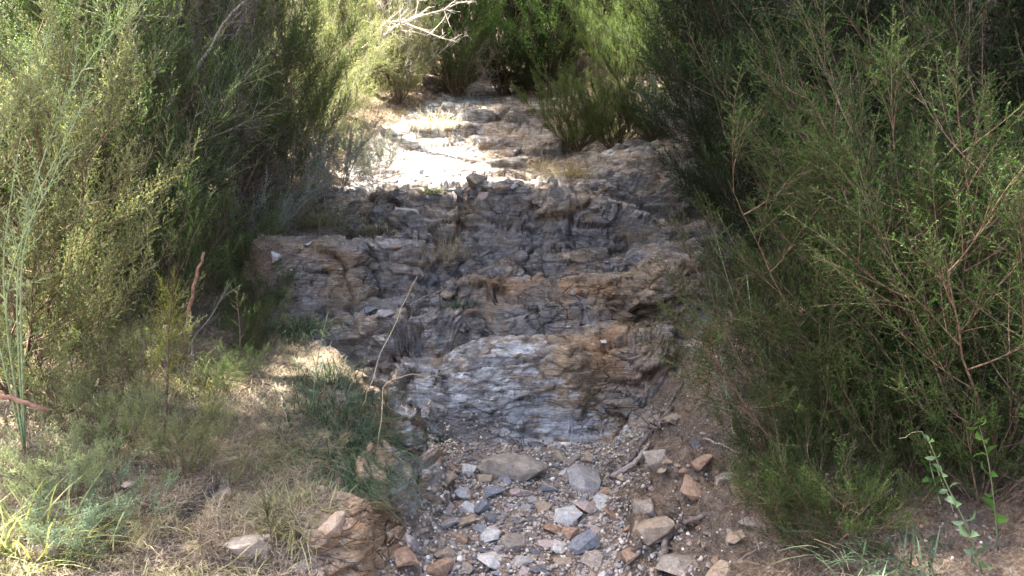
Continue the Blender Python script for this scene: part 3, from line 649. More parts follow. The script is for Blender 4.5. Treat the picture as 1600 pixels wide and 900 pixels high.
for key, name, label, px, d, sc, szz, lm, grp in [
 # left bank
 ('er0', 'heather_bush', 'sunlit pale green heather at the left edge, nearest bush on the left bank', 15, 3.5, .85, .85, M_SUNNY, GL),
 ('er1', 'heather_bush', 'olive feathery heather behind the tall pale weed at the left edge', 90, 4.7, .95, 1.0, M_ERICA, GL),
 ('er2', 'heather_bush', 'broad heather with branches sweeping right above the upright red brown stick', 215, 5.3, .95, 1.05, M_ERICA, GL),
 ('er0', 'heather_bush', 'dense green heather left of the grey leaved scrub', 335, 6.2, .95, 1.05, M_ERICA, GL),
 ('er1', 'heather_bush', 'tall heather behind the grey leaved scrub, with dark gaps between its stems', 440, 7.4, .9, 1.0, M_ERICA, GL),
 ('er2', 'heather_bush', 'heather with sunlit yellow tips left of the glaring rock patch', 505, 8.7, .85, .95, M_SUNNY, GL),
 ('er0', 'heather_bush', 'bright backlit heather overhanging the glaring rock patch', 525, 10.0, .75, .85, M_SUNNY, GL),
 ('er1', 'heather_bush', 'washed out yellow heather beside the upper path, farthest on the left edge', 625, 11.5, .65, .7, M_SUNNY, GL),
 ('lo0', 'low_heather', 'low rounded dark heather between the tall heather and the upright stick', 250, 4.75, 1.1, 1.15, M_ERICA, 'low heathers of the left bank'),
 ('lo0', 'low_heather', 'low olive heather in the hollow beside the grass below the left boulder', 360, 5.6, .85, .8, M_ERICA, 'low heathers of the left bank'),
 ('lo0', 'low_heather', 'small bright green heather right of the white tipped twig', 385, 4.55, .42, .48, M_FEATH, 'low heathers of the left bank'),
 ('lo0', 'low_heather', 'low sunny heather at the left edge above the fallen branch', 75, 3.4, .7, .62, M_SUNNY, 'low heathers of the left bank'),
 ('lo0', 'low_heather', 'low pale shrub under the fallen branch at the left edge', 60, 2.75, .5, .38, M_WEED, 'low heathers of the left bank'),
 ('lo0', 'low_heather', 'small yellow green heather in the middle of the dry grassy ground', 262, 2.95, .45, .48, M_SUNNY, 'low heathers of the left bank'),
 # right bank
 ('fe0', 'feathery_heather', 'feathery green heather with reddish twigs filling the right edge', 1500, 2.75, .9, .95, M_FEATH, GR),
 ('fe1', 'feathery_heather', 'feathery heather whose tips reach the middle of the right bank', 1365, 3.15, .78, .8, M_FEATH, GR),
 ('fe0', 'feathery_heather', 'small feathery heather beside the thin grey green stalks', 1245, 3.45, .62, .58, M_FEATH, GR),
 ('fe1', 'feathery_heather', 'tall feathery heather behind the right edge bush', 1600, 3.3, 1.15, 1.25, M_FEATH, GR),
 ('er0', 'heather_bush', 'dark heather behind the feathery tips on the right bank', 1430, 4.3, .95, 1.05, M_ERICA_SHADE, GR),
 ('er1', 'heather_bush', 'very dark heather in the deepest shade right of the stepped rock', 1240, 4.9, .9, .95, M_ERICA_SHADE, GR),
 ('er2', 'heather_bush', 'dark drooping heather hanging over the right side of the stepped rock', 1185, 5.9, .8, .95, M_ERICA_SHADE, GR),
 ('er0', 'heather_bush', 'dark heather rising behind the silvery shrub', 1160, 7.6, .95, 1.05, M_ERICA_SHADE, GR),
 ('er1', 'heather_bush', 'tall shaded heather with pinkish bare twigs near the top right', 1330, 6.4, 1.1, 1.25, M_ERICA_SHADE, GR),
 ('er2', 'heather_bush', 'tall dark heather at the top right corner', 1560, 5.6, 1.15, 1.3, M_ERICA_SHADE, GR),
 ('pl0', 'plumed_heather', 'plumed heather with yellow lit tips closest to the upper path', 900, 9.5, .75, .75, M_PLUME, 'plumed heathers above the dark slab'),
 ('pl0', 'plumed_heather', 'upright bright green plumed heather above the dark slanting slab', 960, 8.9, .85, .72, M_PLUME, 'plumed heathers above the dark slab'),
 ('pl0', 'plumed_heather', 'tallest plumed heather beside the purple grey twigs', 1045, 9.3, 1.0, 1.0, M_PLUME, 'plumed heathers above the dark slab'),
 ('pl0', 'plumed_heather', 'low plumed heather leaning over the top edge of the dark slab', 1020, 8.4, .7, .6, M_PLUME, 'plumed heathers above the dark slab'),
 ('pl0', 'plumed_heather', 'plumed heather rising between the tallest plume and the yellow lit one', 975, 10.1, .95, 1.0, M_PLUME, 'plumed heathers above the dark slab'),
 ('lo0', 'low_heather', 'low brown green heather at the right foot of the head of the path', 845, 12.4, 1.1, 1.1, M_ERICA_SHADE, 'low heathers at the head of the path'),
 ('lo0', 'low_heather', 'low brown green heather in the middle of the head of the path', 785, 12.9, 1.2, 1.3, M_ERICA_SHADE, 'low heathers at the head of the path'),
 ('lo0', 'low_heather', 'low brown green heather at the left foot of the head of the path', 715, 12.4, 1.2, 1.3, M_ERICA, 'low heathers at the head of the path'),
 ('er1', 'heather_bush', 'heather with purplish bare twigs behind the plumed heathers', 1075, 10.4, .9, 1.15, M_ERICA_SHADE, GR),
 ('er2', 'heather_bush', 'dark heather between the silvery shrub and the purplish bare bush', 1110, 8.7, .8, .95, M_ERICA_SHADE, GR),
 ('er0', 'heather_bush', 'green heather at the top behind the yellow lit plume', 960, 11.6, .9, 1.0, M_ERICA, GR),
 # head of the path
 ('er2', 'heather_bush', 'brownish heather in shade closing the head of the path', 800, 13.0, .6, .55, M_ERICA_SHADE, GB),
 ('er1', 'heather_bush', 'dark heather right of the head of the path', 868, 12.8, .6, .6, M_ERICA_SHADE, GB),
 ('er0', 'heather_bush', 'heather with pink grey dead twigs left of the head of the path', 722, 12.8, .55, .55, M_ERICA, GB),
 ('br0', 'broadleaf_tree', 'broad leaved sapling with fresh green leaves left of the top centre', 712, 12.3, .75, .85, M_BROAD, GB),
 ('br0', 'broadleaf_tree', 'broad leaved sapling with dense leaves at the top centre', 785, 12.8, .8, .95, M_BROAD, GB),
 ('br0', 'broadleaf_tree', 'broad leaved sapling with light tips right of the top centre', 855, 12.5, .75, .9, M_BROAD, GB),
]:
    x, y = bpx(px, d); bush(key, name, label, 'sapling' if 'tree' in name else 'bush', x, y, sc, szz, lm, B_SHADE if lm in (M_ERICA_SHADE, M_PLUME) else None, group=grp)
x, y = bpx(1068, 7.7); bush('si0', 'silver_shrub', 'silvery grey shrub with small leaves at the top of the dark slab', 'shrub', x, y, 1.15)
for px, d, sc, lb in ((1105, 7.0, .9, 'silvery shrub low against the dark heather, right of the larger silvery shrub'), (455, 6.9, 1.2, 'grey leaved scrub beside the dry grass above the left boulder'), (530, 7.7, 1.3, 'grey leaved scrub at the foot of the sunlit heather'), (590, 8.6, 1.0, 'pale scrub at the left edge of the glaring rock patch'), (395, 6.3, 1.1, 'grey leaved scrub in the shade of the tall left heather')):
    x, y = bpx(px, d); bush('si0', 'silver_shrub', lb, 'shrub', x, y, sc, lmat=M_SILVER, group='grey leaved shrubs')
x, y = bpx(630, 11.6); bush('de0', 'dead_bush', 'bleached leafless bush with white twigs at the top left of the upper path', 'dead bush', x, y, 1.0, 1.45, bmat=B_PALE)
x, y = bpx(1085, 9.9); bush('de0', 'dead_bush', 'purplish grey bare bush behind the plumed heathers', 'dead bush', x, y, 1.1, 1.5, bmat=B_GREY)
x, y = bpx(735, 12.6); bush('de0', 'dead_bush', 'small pinkish tangle of dead twigs at the left head of the path', 'dead bush', x, y, .7, .6, bmat=B_PALE)
x, y = bpx(1400, 4.6); bush('de0', 'dead_bush', 'bare twiggy bush in the dark heather at the upper right', 'dead bush', x, y, 1.0, 1.35, bmat=B_GREY)
x, y = bpx(330, 6.0); bush('de0', 'dead_bush', 'bare dark stems among the tall heathers at the upper left', 'dead bush', x, y, 1.1, 1.6, bmat=B_ROOT)
# thicket further back on both banks and on the slope behind
k = 0
for (x, y, sc) in [(-3.3, 7.6, 1.2), (-4.3, 9.2, 1.3), (-3.3, 11.6, .95), (-2.8, 13.6, 1.2), (-4.6, 7.0, 1.3), (-5.2, 9.8, 1.5), (-4.8, 12.6, 1.5), (3.0, 5.0, 1.2), (3.1, 7.2, 1.3), (3.0, 9.2, 1.3), (2.6, 11.2, 1.2), (1.9, 12.6, 1.1),
                   (3.9, 12.6, 1.4), (4.5, 9.6, 1.4), (4.2, 6.4, 1.3), (-1.6, 14.0, 1.1), (1.0, 15.6, 1.3), (-.4, 15.2, 1.2), (-.9, 14.6, 1.1), (.5, 14.2, 1.1), (1.4, 13.8, 1.1), (.1, 16.6, 1.4), (-2.2, 16.5, 1.5), (2.6, 16, 1.5), (2.9, 3.4, 1.1), (2.3, 8.4, 1.0), (2.4, 9.9, 1.15), (1.9, 11.3, 1.05), (2.5, 6.3, 1.0), (-1.9, 12.6, 1.0), (-1.5, 13.2, .9)]:
    bush(('er0', 'er1', 'er2')[k % 3], 'heather_bush', 'heather in the thicket behind the front row of the ' + ('left' if x < 0 else 'right') + ' bank', 'bush', x, y, sc, sc * 1.12, M_ERICA if x < 0 else M_ERICA_SHADE, B_SHADE, group='heathers of the thicket behind the ' + ('left' if x < 0 else 'right') + ' bank'); k += 1
rb = np.random.RandomState(12)
for i in range(60):
    y = 17 + i * .36; x = rb.uniform(-.62, .62) * y
    bush(('er0', 'br0', 'er1', 'er2')[i % 4], 'hillside_tree', 'bushy tree on the slope beyond the head of the path', 'tree', x, y, rb.uniform(1.5, 2.3), lmat=M_BROAD if i % 2 else M_ERICA, group='trees on the slope beyond')

# added trees on both banks; out-of-view crowns placed to block sun from the gully
def blocker_tree(seed, base, cen, rad, label, n=4200, sprigs=None):
    rs = np.random.RandomState(seed); root = bpy.data.objects.new('added_shade_tree', None); COL.objects.link(root); tag(root, label, 'tree', 'added shade trees with crowns out of view')
    p, _ = drop(*base); root.location = (base[0], base[1], p.z - .05); b = np.array([base[0], base[1], p.z - .05]); c = np.array(cen) - b
    t = np.linspace(0, 1, 11); w_ = np.cumsum(rs.uniform(-.05, .05, (11, 2)), 0)
    tr = np.stack([c[0] * t ** 1.6 + w_[:, 0], c[1] * t ** 1.6 + w_[:, 1], c[2] * t], 1)
    link('trunk', tube_path(tr, .075 * (1.15 - .8 * t), 9, seed), B_ROOT, root)
    S = Soup(); pos = []; dr = []; nb = 60; rad = np.array(rad)
    for i in range(nb):
        v = rs.normal(0, 1, 3); v /= np.linalg.norm(v); end = tr[-1] + v * rad * rs.uniform(.45, 1) ** .5
        tb = rs.uniform(.5, 1); p0 = np.array([np.interp(tb, t, tr[:, k_]) for k_ in range(3)]); q = np.linspace(0, 1, 7)[:, None]
        br = p0 + (end - p0) * q + np.array([0, 0, .25]) * np.sin(q * 3.14) + np.cumsum(rs.uniform(-.04, .04, (7, 3)), 0)
        S.segs(br[:-1], br[1:], .020 * (1.15 - q[:-1, 0]), .020 * (1.15 - q[1:, 0]))
        m = n // nb; qq = rs.uniform(.35, 1, m); pp = np.stack([np.interp(qq, q[:, 0], br[:, k_]) for k_ in range(3)], 1); d = rs.normal(0, 1, (m, 3)) + v * .5
        d /= np.linalg.norm(d, axis=1)[:, None]; pe = pp + d * rs.uniform(.05, .42, m)[:, None]; S.segs(pp, pe, .004, .002); pos.append(pe); dr.append(d)
    pos = np.concatenate(pos); dr = np.concatenate(dr); T, tt, S2 = stamp(SP_BR[seed % 3], frame(dr, rs.rand(len(dr)) * 6), pos, rs.uniform(1.1, 1.7, len(pos)), rs.uniform(-.2, .2, len(pos)))
    link('crown', tri_mesh(T, tt, 'crown'), M_BROAD, root); link('limbs', seg_mesh(np.concatenate(S.seg + [S2]), 'limbs'), B_ROOT, root); return root
def suncoord(u, v, z):
    """world point at height z that shades the sun coordinate (u across, v up)"""
    ca, sa = math.cos(a_sun), math.sin(a_sun); s_ = (math.cos(e_sun) * z - v) / math.sin(e_sun)
    return (ca * u + sa * s_, -sa * u + ca * s_, z)
a_sun, e_sun = R(SUN_AZ), R(SUN_EL)
for sd, base, uvz, rad, lb in [
    (1, (-3.0, 6.6), (4.4, -1.2, 5.4), (1.6, 1.6, 1.2), 'added slim shade tree rising out of the left heather with its crown above the view'),
    (2, (-3.2, 8.2), (5.9, -1.65, 6.2), (1.5, 1.5, 1.3), 'added slim shade tree behind the grey leaved scrub, crown above the view'),
    (3, (-4.0, 5.2), (3.7, .75, 7.0), (1.5, 1.5, 1.3), 'added shade tree leaning over the gully from the left edge'),
    (4, (-3.7, 9.4), (5.8, .9, 8.2), (1.9, 1.9, 1.5), 'tallest added shade tree at the back of the left bank'),
    (6, (-2.6, 10.9), (7.5, -1.35, 6.8), (.9, .9, .8), 'added shade tree at the left of the upper path with its crown above the view'),
    (7, (-2.2, 14.6), (11.2, -3.7, 8.0), (1.9, 1.9, 1.6), 'added shade tree behind the head of the path with its crown above the view'),
    (8, (-2.2, 11.8), (9.05, -3.1, 6.0), (.8, .8, .55), 'slender added shade tree behind the bleached leafless bush with its crown above the view'),
    (9, (-3.5, 4.3), (2.95, -1.15, 6.0), (.95, .95, .8), 'added shade tree outside the left edge beside the nearest heather'),
    (11, (-4.2, 6.0), (3.9, -3.75, 5.8), (1.0, 1.0, .9), 'slim added shade tree inside the left thicket behind the broad heather'),
    (12, (-3.9, 7.4), (5.0, -3.95, 6.0), (.9, .9, .8), 'slim added shade tree inside the left thicket behind the bare dark stems'),
    (13, (-3.9, 3.4), (2.1, -1.5, 6.0), (.8, .8, .5), 'thin added shade tree outside the left edge casting dappled shade on the grass'),
    (10, (3.9, 4.0), (3.2, 1.9, 7.6), (1.3, 1.3, 1.1), 'tall added shade tree outside the right edge with its crown above the view'),
    (5, (4.2, 6.0), (4.4, 2.3, 8.6), (1.8, 1.8, 1.4), 'tall added shade tree behind the right heathers with its crown above the view')]:
    blocker_tree(sd, base, suncoord(*uvz), rad, lb, 600 if sd == 13 else 4200)

# ------------------------------------------------------------ stones
ST = {
 'grey': stone_mat('grey_stone', (0.20, 0.19, 0.195), (0.34, 0.32, 0.31), (0.42, 0.37, 0.31)),
 'blue': stone_mat('blue_grey_stone', (0.13, 0.135, 0.155), (0.24, 0.245, 0.27), (0.20, 0.19, 0.19)),
 'dark': stone_mat('dark_stone', (0.075, 0.075, 0.085), (0.15, 0.15, 0.165), (0.22, 0.20, 0.19)),
 'white': stone_mat('whitish_stone', (0.34, 0.335, 0.33), (0.52, 0.51, 0.49), (0.42, 0.30, 0.18)),
 'tan': stone_mat('tan_stone', (0.22, 0.17, 0.125), (0.36, 0.29, 0.22), (0.32, 0.20, 0.11)),
 'rust': stone_mat('rusty_stone', (0.22, 0.14, 0.095), (0.36, 0.25, 0.175), (0.20, 0.11, 0.07)),
 'pink': stone_mat('pinkish_stone', (0.30, 0.235, 0.21), (0.42, 0.34, 0.31), (0.36, 0.25, 0.20)),
 'brown': stone_mat('brown_grey_stone', (0.17, 0.145, 0.12), (0.29, 0.25, 0.21), (0.36, 0.29, 0.22)),
}
def stone_mesh(seed, dims=(1, 1, 1), npts=16, boxy=.5, rough=.03, cuts=2):
    rs = np.random.RandomState(seed); bm = bmesh.new()
    for i in range(npts):
        v = rs.normal(0, 1, 3); v /= np.linalg.norm(v); c = v / np.abs(v).max(); q = v * (1 - boxy) + c * boxy * .8
        q = q * rs.uniform(.85, 1.05)
        bm.verts.new(q * .5 * np.array(dims))
    r = bmesh.ops.convex_hull(bm, input=bm.verts); 
    junk = [g for g in r['geom_interior'] + r['geom_unused'] if isinstance(g, bmesh.types.BMVert)]
    bmesh.ops.delete(bm, geom=[v for v in bm.verts if not v.link_faces], context='VERTS')
    bmesh.ops.dissolve_limit(bm, angle_limit=R(14), verts=bm.verts, edges=bm.edges)
    bmesh.ops.bevel(bm, geom=bm.edges[:], offset=.028 * min(dims), segments=2, profile=.6, affect='EDGES', clamp_overlap=True)
    bmesh.ops.triangulate(bm, faces=bm.faces[:])
    bmesh.ops.subdivide_edges(bm, edges=bm.edges[:], cuts=cuts, use_grid_fill=True)
    co = np.array([v.co[:] for v in bm.verts]); sc = 1 / max(dims)
    d1 = np.stack([fbm(co * 3 * sc + seed * 3.7, 4, 1), fbm(co * 3 * sc + seed * 3.7, 4, 2), fbm(co * 3 * sc + seed, 4, 3)], 1)
    co = co + d1 * rough * max(dims)
    for v, c in zip(bm.verts, co): v.co = c
    me = bpy.data.meshes.new('stone'); bm.to_mesh(me); bm.free(); me.polygons.foreach_set('use_smooth', [True] * len(me.polygons)); me.set_sharp_from_angle(angle=R(32)); me.update(); return me
STONES = [stone_mesh(200 + i, ((1, .8, .45), (1, .6, .34), (1, .85, .6), (1, .75, .28))[i % 4], 10 + i % 6, .35 + .13 * (i % 4)) for i in range(22)]
rst = np.random.RandomState(5)
def put_stone(me, x, y, w, yaw, scz=1.0, mat='grey', sink=.28, name='stone', scy=1.0, tilt=None, dz=0):
    o = bpy.data.objects.new(name, variant(me.name, me, ST[mat])); COL.objects.link(o)
    p, n = drop(x, y); o.scale = (w, w * scy, w * scz)
    n = (n * .6 + Vector((0, 0, .4))).normalized(); q = n.to_track_quat('Z', 'Y')
    o.rotation_euler = (q.to_matrix() @ Euler((*(tilt or (rst.uniform(-.15, .15), rst.uniform(-.15, .15))), yaw)).to_matrix()).to_euler()
    zz = [v.co.z for v in me.vertices]; hgt = (max(zz) - min(zz)) * w * scz
    o.location = (x, y, p.z + hgt * (.5 - sink) + dz); return o
# single stones one can name: px, py of the centre, width px, height factor, yaw, material, name, label
KEY = [
 (803, 738, 118, 'slab', .1, 'brown', 'stone_slab', 'largest stone of the gully bed, a grey brown slab with a straight dark front edge'),
 (912, 756, 98, 'slab', .55, 'grey', 'stone_slab', 'light grey wedge shaped slab right of the largest slab'),
 (838, 697, 44, 1, .3, 'dark', 'stone', 'dark purple grey stone lying behind the largest slab'),
 (735, 738, 34, 2, 0, 'white', 'stone', 'whitish block against the left end of the largest slab'),
 (753, 799, 30, 'block', .1, 'blue', 'stone', 'blue grey squarish block standing in the rubble'),
 (727, 818, 44, 5, -.7, 'tan', 'stone', 'tan stone with a pale face leaning left of centre'),
 (805, 848, 62, 'slab', -.9, 'brown', 'stone', 'long brown stone lying slantwise in the lower rubble'),
 (760, 843, 48, 3, -.1, 'white', 'stone', 'whitish flat stone left of the long slanting brown stone'),
 (886, 810, 66, 3, .0, 'white', 'stone', 'pale flat stone right of centre, biggest of the light stones'),
 (912, 858, 60, 'slab', .45, 'blue', 'stone', 'smooth blue grey stone at the lower right of the rubble'),
 (866, 832, 46, 4, -.4, 'rust', 'stone', 'reddish brown stone just below the biggest pale stone'),
 (872, 855, 34, 6, .1, 'white', 'stone', 'rounded cream stone between the reddish stone and the blue grey stone'),
 (765, 872, 62, 7, .05, 'white', 'stone', 'long whitish stone near the bottom edge left of centre'),
 (815, 882, 50, 8, -.2, 'grey', 'stone', 'light grey stone near the bottom edge below the slanting brown stone'),
 (957, 808, 42, 5, 1.0, 'rust', 'stone', 'orange brown stone leaning on the right bank beside the roots'),
 (1022, 838, 76, 10, .2, 'tan', 'boulder', 'tan block with a flat top set in the right bank at the bottom'),
 (1086, 772, 62, 6, .6, 'rust', 'boulder', 'brown angular block in the right bank below the shrubs'),
 (1135, 745, 66, 1, .5, 'brown', 'boulder', 'brown rock jutting from the right bank under the grey green stalks'),
 (1180, 812, 58, 4, .9, 'brown', 'boulder', 'dull brown rock half buried in dark litter below the right shrubs'),
 (1012, 795, 56, 10, .3, 'brown', 'boulder', 'brown grey rock at the foot of the right bank beside the leaning orange stone'),
 (1062, 885, 84, 4, .2, 'brown', 'boulder', 'broad brown rock at the bottom edge right of the thick bent root'),
 (1130, 890, 70, 13, .8, 'tan', 'boulder', 'rough tan rock at the bottom edge below the flat tan stone'),
 (1098, 725, 46, 8, .4, 'rust', 'boulder', 'small rusty rock sticking out of the bank above the brown angular block'),
 (1030, 720, 52, 2, .9, 'brown', 'boulder', 'brown rock between the dark forked root and the shrubs'),
 (1147, 838, 54, 3, .3, 'tan', 'stone', 'flat tan stone on dark litter in the right bank'),
 (1088, 695, 28, 2, 0, 'dark', 'stone', 'dark stone on the right bank beside the root'),
 (1056, 655, 42, 6, .4, 'tan', 'stone', 'cream brown stone under the grey green stalks'),
 (698, 757, 44, 1, 0, 'tan', 'stone', 'flat tan and white stone at the left edge of the rubble'),
 (725, 775, 42, 5, -.5, 'white', 'stone', 'pale broken stone left of the blue grey block'),
 (760, 753, 34, 2, .4, 'tan', 'stone', 'tan capped stone tucked under the front of the largest slab'),
 (789, 752, 32, 6, -.9, 'blue', 'stone', 'dark upright wedge in front of the largest slab'),
 (770, 772, 46, 9, .2, 'blue', 'stone', 'grey stone with a white end above the blue grey block'),
 (816, 771, 40, 11, -.2, 'pink', 'stone', 'pinkish stone in front of the middle of the largest slab'),
 (858, 768, 40, 12, .6, 'grey', 'stone', 'grey stone between the two big slabs'),
 (848, 795, 40, 14, 0, 'tan', 'stone', 'tan flat stone in the centre of the rubble'),
 (914, 797, 46, 7, .1, 'pink', 'stone', 'pale brown oblong stone above the biggest pale stone'),
 (936, 783, 42, 3, -.5, 'white', 'stone', 'thin white flake below the light grey wedge slab'),
 (702, 822, 50, 9, .3, 'grey', 'stone', 'rounded grey stone at the left edge of the lower rubble'),
 (747, 862, 44, 5, .2, 'dark', 'stone', 'dark flat stone above the long whitish stone'),
 (930, 882, 60, 13, 0, 'brown', 'stone', 'brown grey block at the bottom right of the rubble'),
 (845, 893, 40, 1, .1, 'dark', 'stone', 'dark stone at the very bottom below the rubble centre'),
 (985, 880, 46, 2, .3, 'rust', 'stone', 'orange stone at the bottom beside the tan block'),
 (975, 745, 30, 6, .2, 'tan', 'stone', 'small tan stone between the wedge slab and the root'),
 (686, 893, 56, 10, .8, 'rust', 'boulder', 'rust coloured stone at the bottom left of the rubble'),
 (625, 878, 70, 4, .5, 'rust', 'boulder', 'brown pointed stone sunk in the foot of the left bank'),
 (520, 850, 52, 10, 1.2, 'tan', 'boulder', 'sunlit tan boulder at the front corner of the left bank'),
 (475, 884, 50, 6, .3, 'brown', 'boulder', 'flat tan stone under the grassy edge of the left bank'),
 (385, 862, 84, 'slab', -.25, 'brown', 'boulder', 'grey brown slab half buried in the grassy ground of the left bank'),
 (196, 760, 40, 3, .2, 'pink', 'stone', 'pink flat stone left of the small yellow green heather'),
 (157, 673, 30, 2, 0, 'tan', 'stone', 'cream stone in the litter under the left heather'),
 (372, 715, 40, 3, 0, 'tan', 'stone', 'flat cream stone on the dry ground right of the yellow green heather'),
 (350, 772, 40, 7, .2, 'tan', 'stone', 'pale flat stone in the litter above the half buried grey slab'),
 (72, 868, 60, 3, .5, 'pink', 'stone', 'pale pink stone in the lower left corner'),
 (482, 378, 24, 6, 0, 'white', 'stone', 'small white stone on top of the left boulder ledge'),
 (432, 420, 22, 2, 0, 'white', 'stone', 'small pale stone on the ground by the left ledge'),
 (618, 386, 30, 5, .1, 'tan', 'stone', 'small cream wedge on top of the rounded left boulder'),
 (636, 330, 42, 6, .3, 'white', 'stone', 'pale rounded stone at the lower end of the glaring patch'),
 (762, 396, 32, 13, .7, 'brown', 'stone', 'grey brown block leaning under the left end of the top ledge'),
 (745, 298, 44, 10, .5, 'tan', 'stone', 'triangular tan stone standing on the edge of the glaring patch'),
 (757, 308, 30, 2, 0, 'pink', 'stone', 'pinkish stone on the left end of the top ledge'),
 (783, 291, 34, 6, 0, 'tan', 'stone', 'cream stone behind the top ledge'),
 (720, 300, 34, 9, .4, 'white', 'stone', 'white stone in the glaring patch'),
 (812, 288, 30, 3, 0, 'tan', 'stone', 'flat tan stone behind the middle of the top ledge'),
 (777, 185, 24, 6, 0, 'white', 'stone', 'bright white stone standing at the head of the upper path'),
 (735, 500, 26, 1, .3, 'rust', 'stone', 'orange stone lodged in the crack left of the central wedge'),
 (575, 487, 34, 3, .1, 'blue', 'stone', 'thin dark flake at the foot of the rounded left boulder'),
 (596, 498, 46, 3, -.2, 'grey', 'stone', 'flat grey flake in front of the rounded left boulder'),
 (758, 548, 22, 5, 1.0, 'tan', 'stone', 'small tan chip standing on the edge above the pale face'),
 (700, 465, 30, 6, .4, 'tan', 'stone', 'tan stone beside the little green tuft on the rock'),
 (1035, 742, 22, 5, .4, 'tan', 'stone', 'small cream stone on the earth of the right bank above the tan block'),
]
SL = stone_mesh(903, (1, .42, .36), 40, 1.0, .02, 3); BLK = stone_mesh(902, (1, .8, 1.0), 20, .95, .015, 3)
taken = []
for j, (px, py, wp, idx_, yaw, mt, nm, lb) in enumerate(KEY):
    h_ = hit(px, py + (8 if wp > 60 else 3))
    if not h_: continue
    p = h_[0]; w_ = wp / F * p.y
    me = SL if idx_ == 'slab' and j == 0 else (stone_mesh(920 + j, (1, .6, .42), 20, .8, .03, 3) if idx_ == 'slab' else (BLK if idx_ == 'block' else STONES[idx_]))
    o = put_stone(me, p.x, p.y + w_ * .15, w_ * 1.2, yaw, 1.0, mt, (.48 if nm == 'boulder' else .34), nm); taken.append((p.x, p.y, w_ * .5))
    tag(o, lb, 'boulder' if nm == 'boulder' else 'stone')
SLAB = {'grey': 'small grey angular stone loose in the gully rubble', 'blue': 'small bluish stone loose in the gully rubble', 'dark': 'small dark stone loose in the gully rubble', 'white': 'small whitish stone loose in the gully rubble',
        'tan': 'small tan stone loose in the gully rubble', 'rust': 'small rusty orange stone loose in the gully rubble', 'pink': 'small pinkish stone loose in the gully rubble', 'brown': 'small brownish stone loose in the gully rubble'}
cnt = 0; tries = 0
while cnt < 200 and tries < 5000:
    tries += 1; py = rst.uniform(715, 915); t = (py - 715) / 185
    px = rst.uniform(690 - 60 * t ** .7, 935 + 80 * t); 
    h_ = hit(px, min(py, 899))
    if not h_: continue
    p = h_[0]
    if py > 899: p = Vector((p.x, p.y - .2 * rst.rand(), p.z))
    w_ = (13 + 36 * rst.rand() ** 2.0) / F * p.y
    if any((p.x - a1) ** 2 + (p.y - b1) ** 2 < (c1_ * .62 + w_ * .27) ** 2 for a1, b1, c1_ in taken): continue
    taken.append((p.x, p.y, w_ * .5)); mt = rst.choice(['grey', 'grey', 'brown', 'blue', 'dark', 'white', 'white', 'tan', 'tan', 'rust', 'pink', 'pink'])
    o = put_stone(STONES[rst.randint(len(STONES))], p.x, p.y, w_, rst.uniform(0, 6.28), rst.uniform(.8, 1.2), mt, .38, scy=rst.uniform(.7, 1)); zn = ('just below the pale rock face', 'in the middle of the rubble', 'near the bottom edge')[int(py > 775) + int(py > 840)]; tag(o, ('larger ' if w_ * F / p.y > 28 else 'small ') + SLAB[mt].replace('small ', '').replace('in the gully rubble', zn), 'stone', mt + ' stones of the gully rubble ' + zn); cnt += 1
# loose stones on the earth of the right bank and on the outcrop
for n_, (x0, y0, x1, y1), lb, grp, mts in [(24, (985, 640, 1190, 890), 'small stone loose on the brown earth of the right bank', 'stones on the right bank', ('tan', 'rust', 'pink', 'brown')),
                                   (16, (620, 290, 840, 312), 'small pale stone along the top of the ledge', 'stones along the top ledge', ('white', 'tan', 'pink')),
                                   (12, (560, 400, 1040, 540), 'small chip of rock lying on the stepped bedrock', 'chips on the bedrock', ('tan', 'grey', 'brown', 'white')),
                                   (14, (120, 640, 520, 880), 'small stone in the litter of the left bank', 'stones on the left bank', ('tan', 'pink', 'brown'))]:
    for _ in range(n_):
        px, py = rst.uniform(x0, x1), rst.uniform(y0, y1); h_ = hit(px, py)
        if not h_: continue
        p = h_[0]; w_ = (9 + 17 * rst.rand() ** 2) / F * p.y
        tag(put_stone(STONES[rst.randint(len(STONES))], p.x, p.y, w_, rst.uniform(0, 6.28), 1, rst.choice(mts), .2), lb, 'stone', grp)

# ------------------------------------------------------------ gravel and litter (uncountable)
mg, t_, out_ = new_mat('gravel'); 
c_ = ramp(t_, attr(t_, 'tint'), [(0, (0.08, 0.08, 0.09)), (.3, (0.24, 0.225, 0.215)), (.5, (0.29, 0.24, 0.19)), (.7, (0.36, 0.32, 0.28)), (.85, (0.26, 0.17, 0.11)), (1, (0.62, 0.60, 0.56))])
d_ = N(t_, 'ShaderNodeBsdfPrincipled'); d_.inputs['Roughness'].default_value = .85; t_.links.new(c_, d_.inputs['Base Color'])
g_ = N(t_, 'ShaderNodeNewGeometry'); t_.links.new(bump(t_, noise(t_, g_.outputs['Position'], 150, 3), .6, .002), d_.inputs['Normal']); t_.links.new(d_.outputs[0], out_.inputs[0])
nrm_near = nn
def scatter_pts(weight, n, seed):
    rs = np.random.RandomState(seed); wt = weight * np.clip(Yn, 2, 14) ** 1.0; k_ = rs.choice(len(Xn), n, p=wt / wt.sum()); return k_, rs
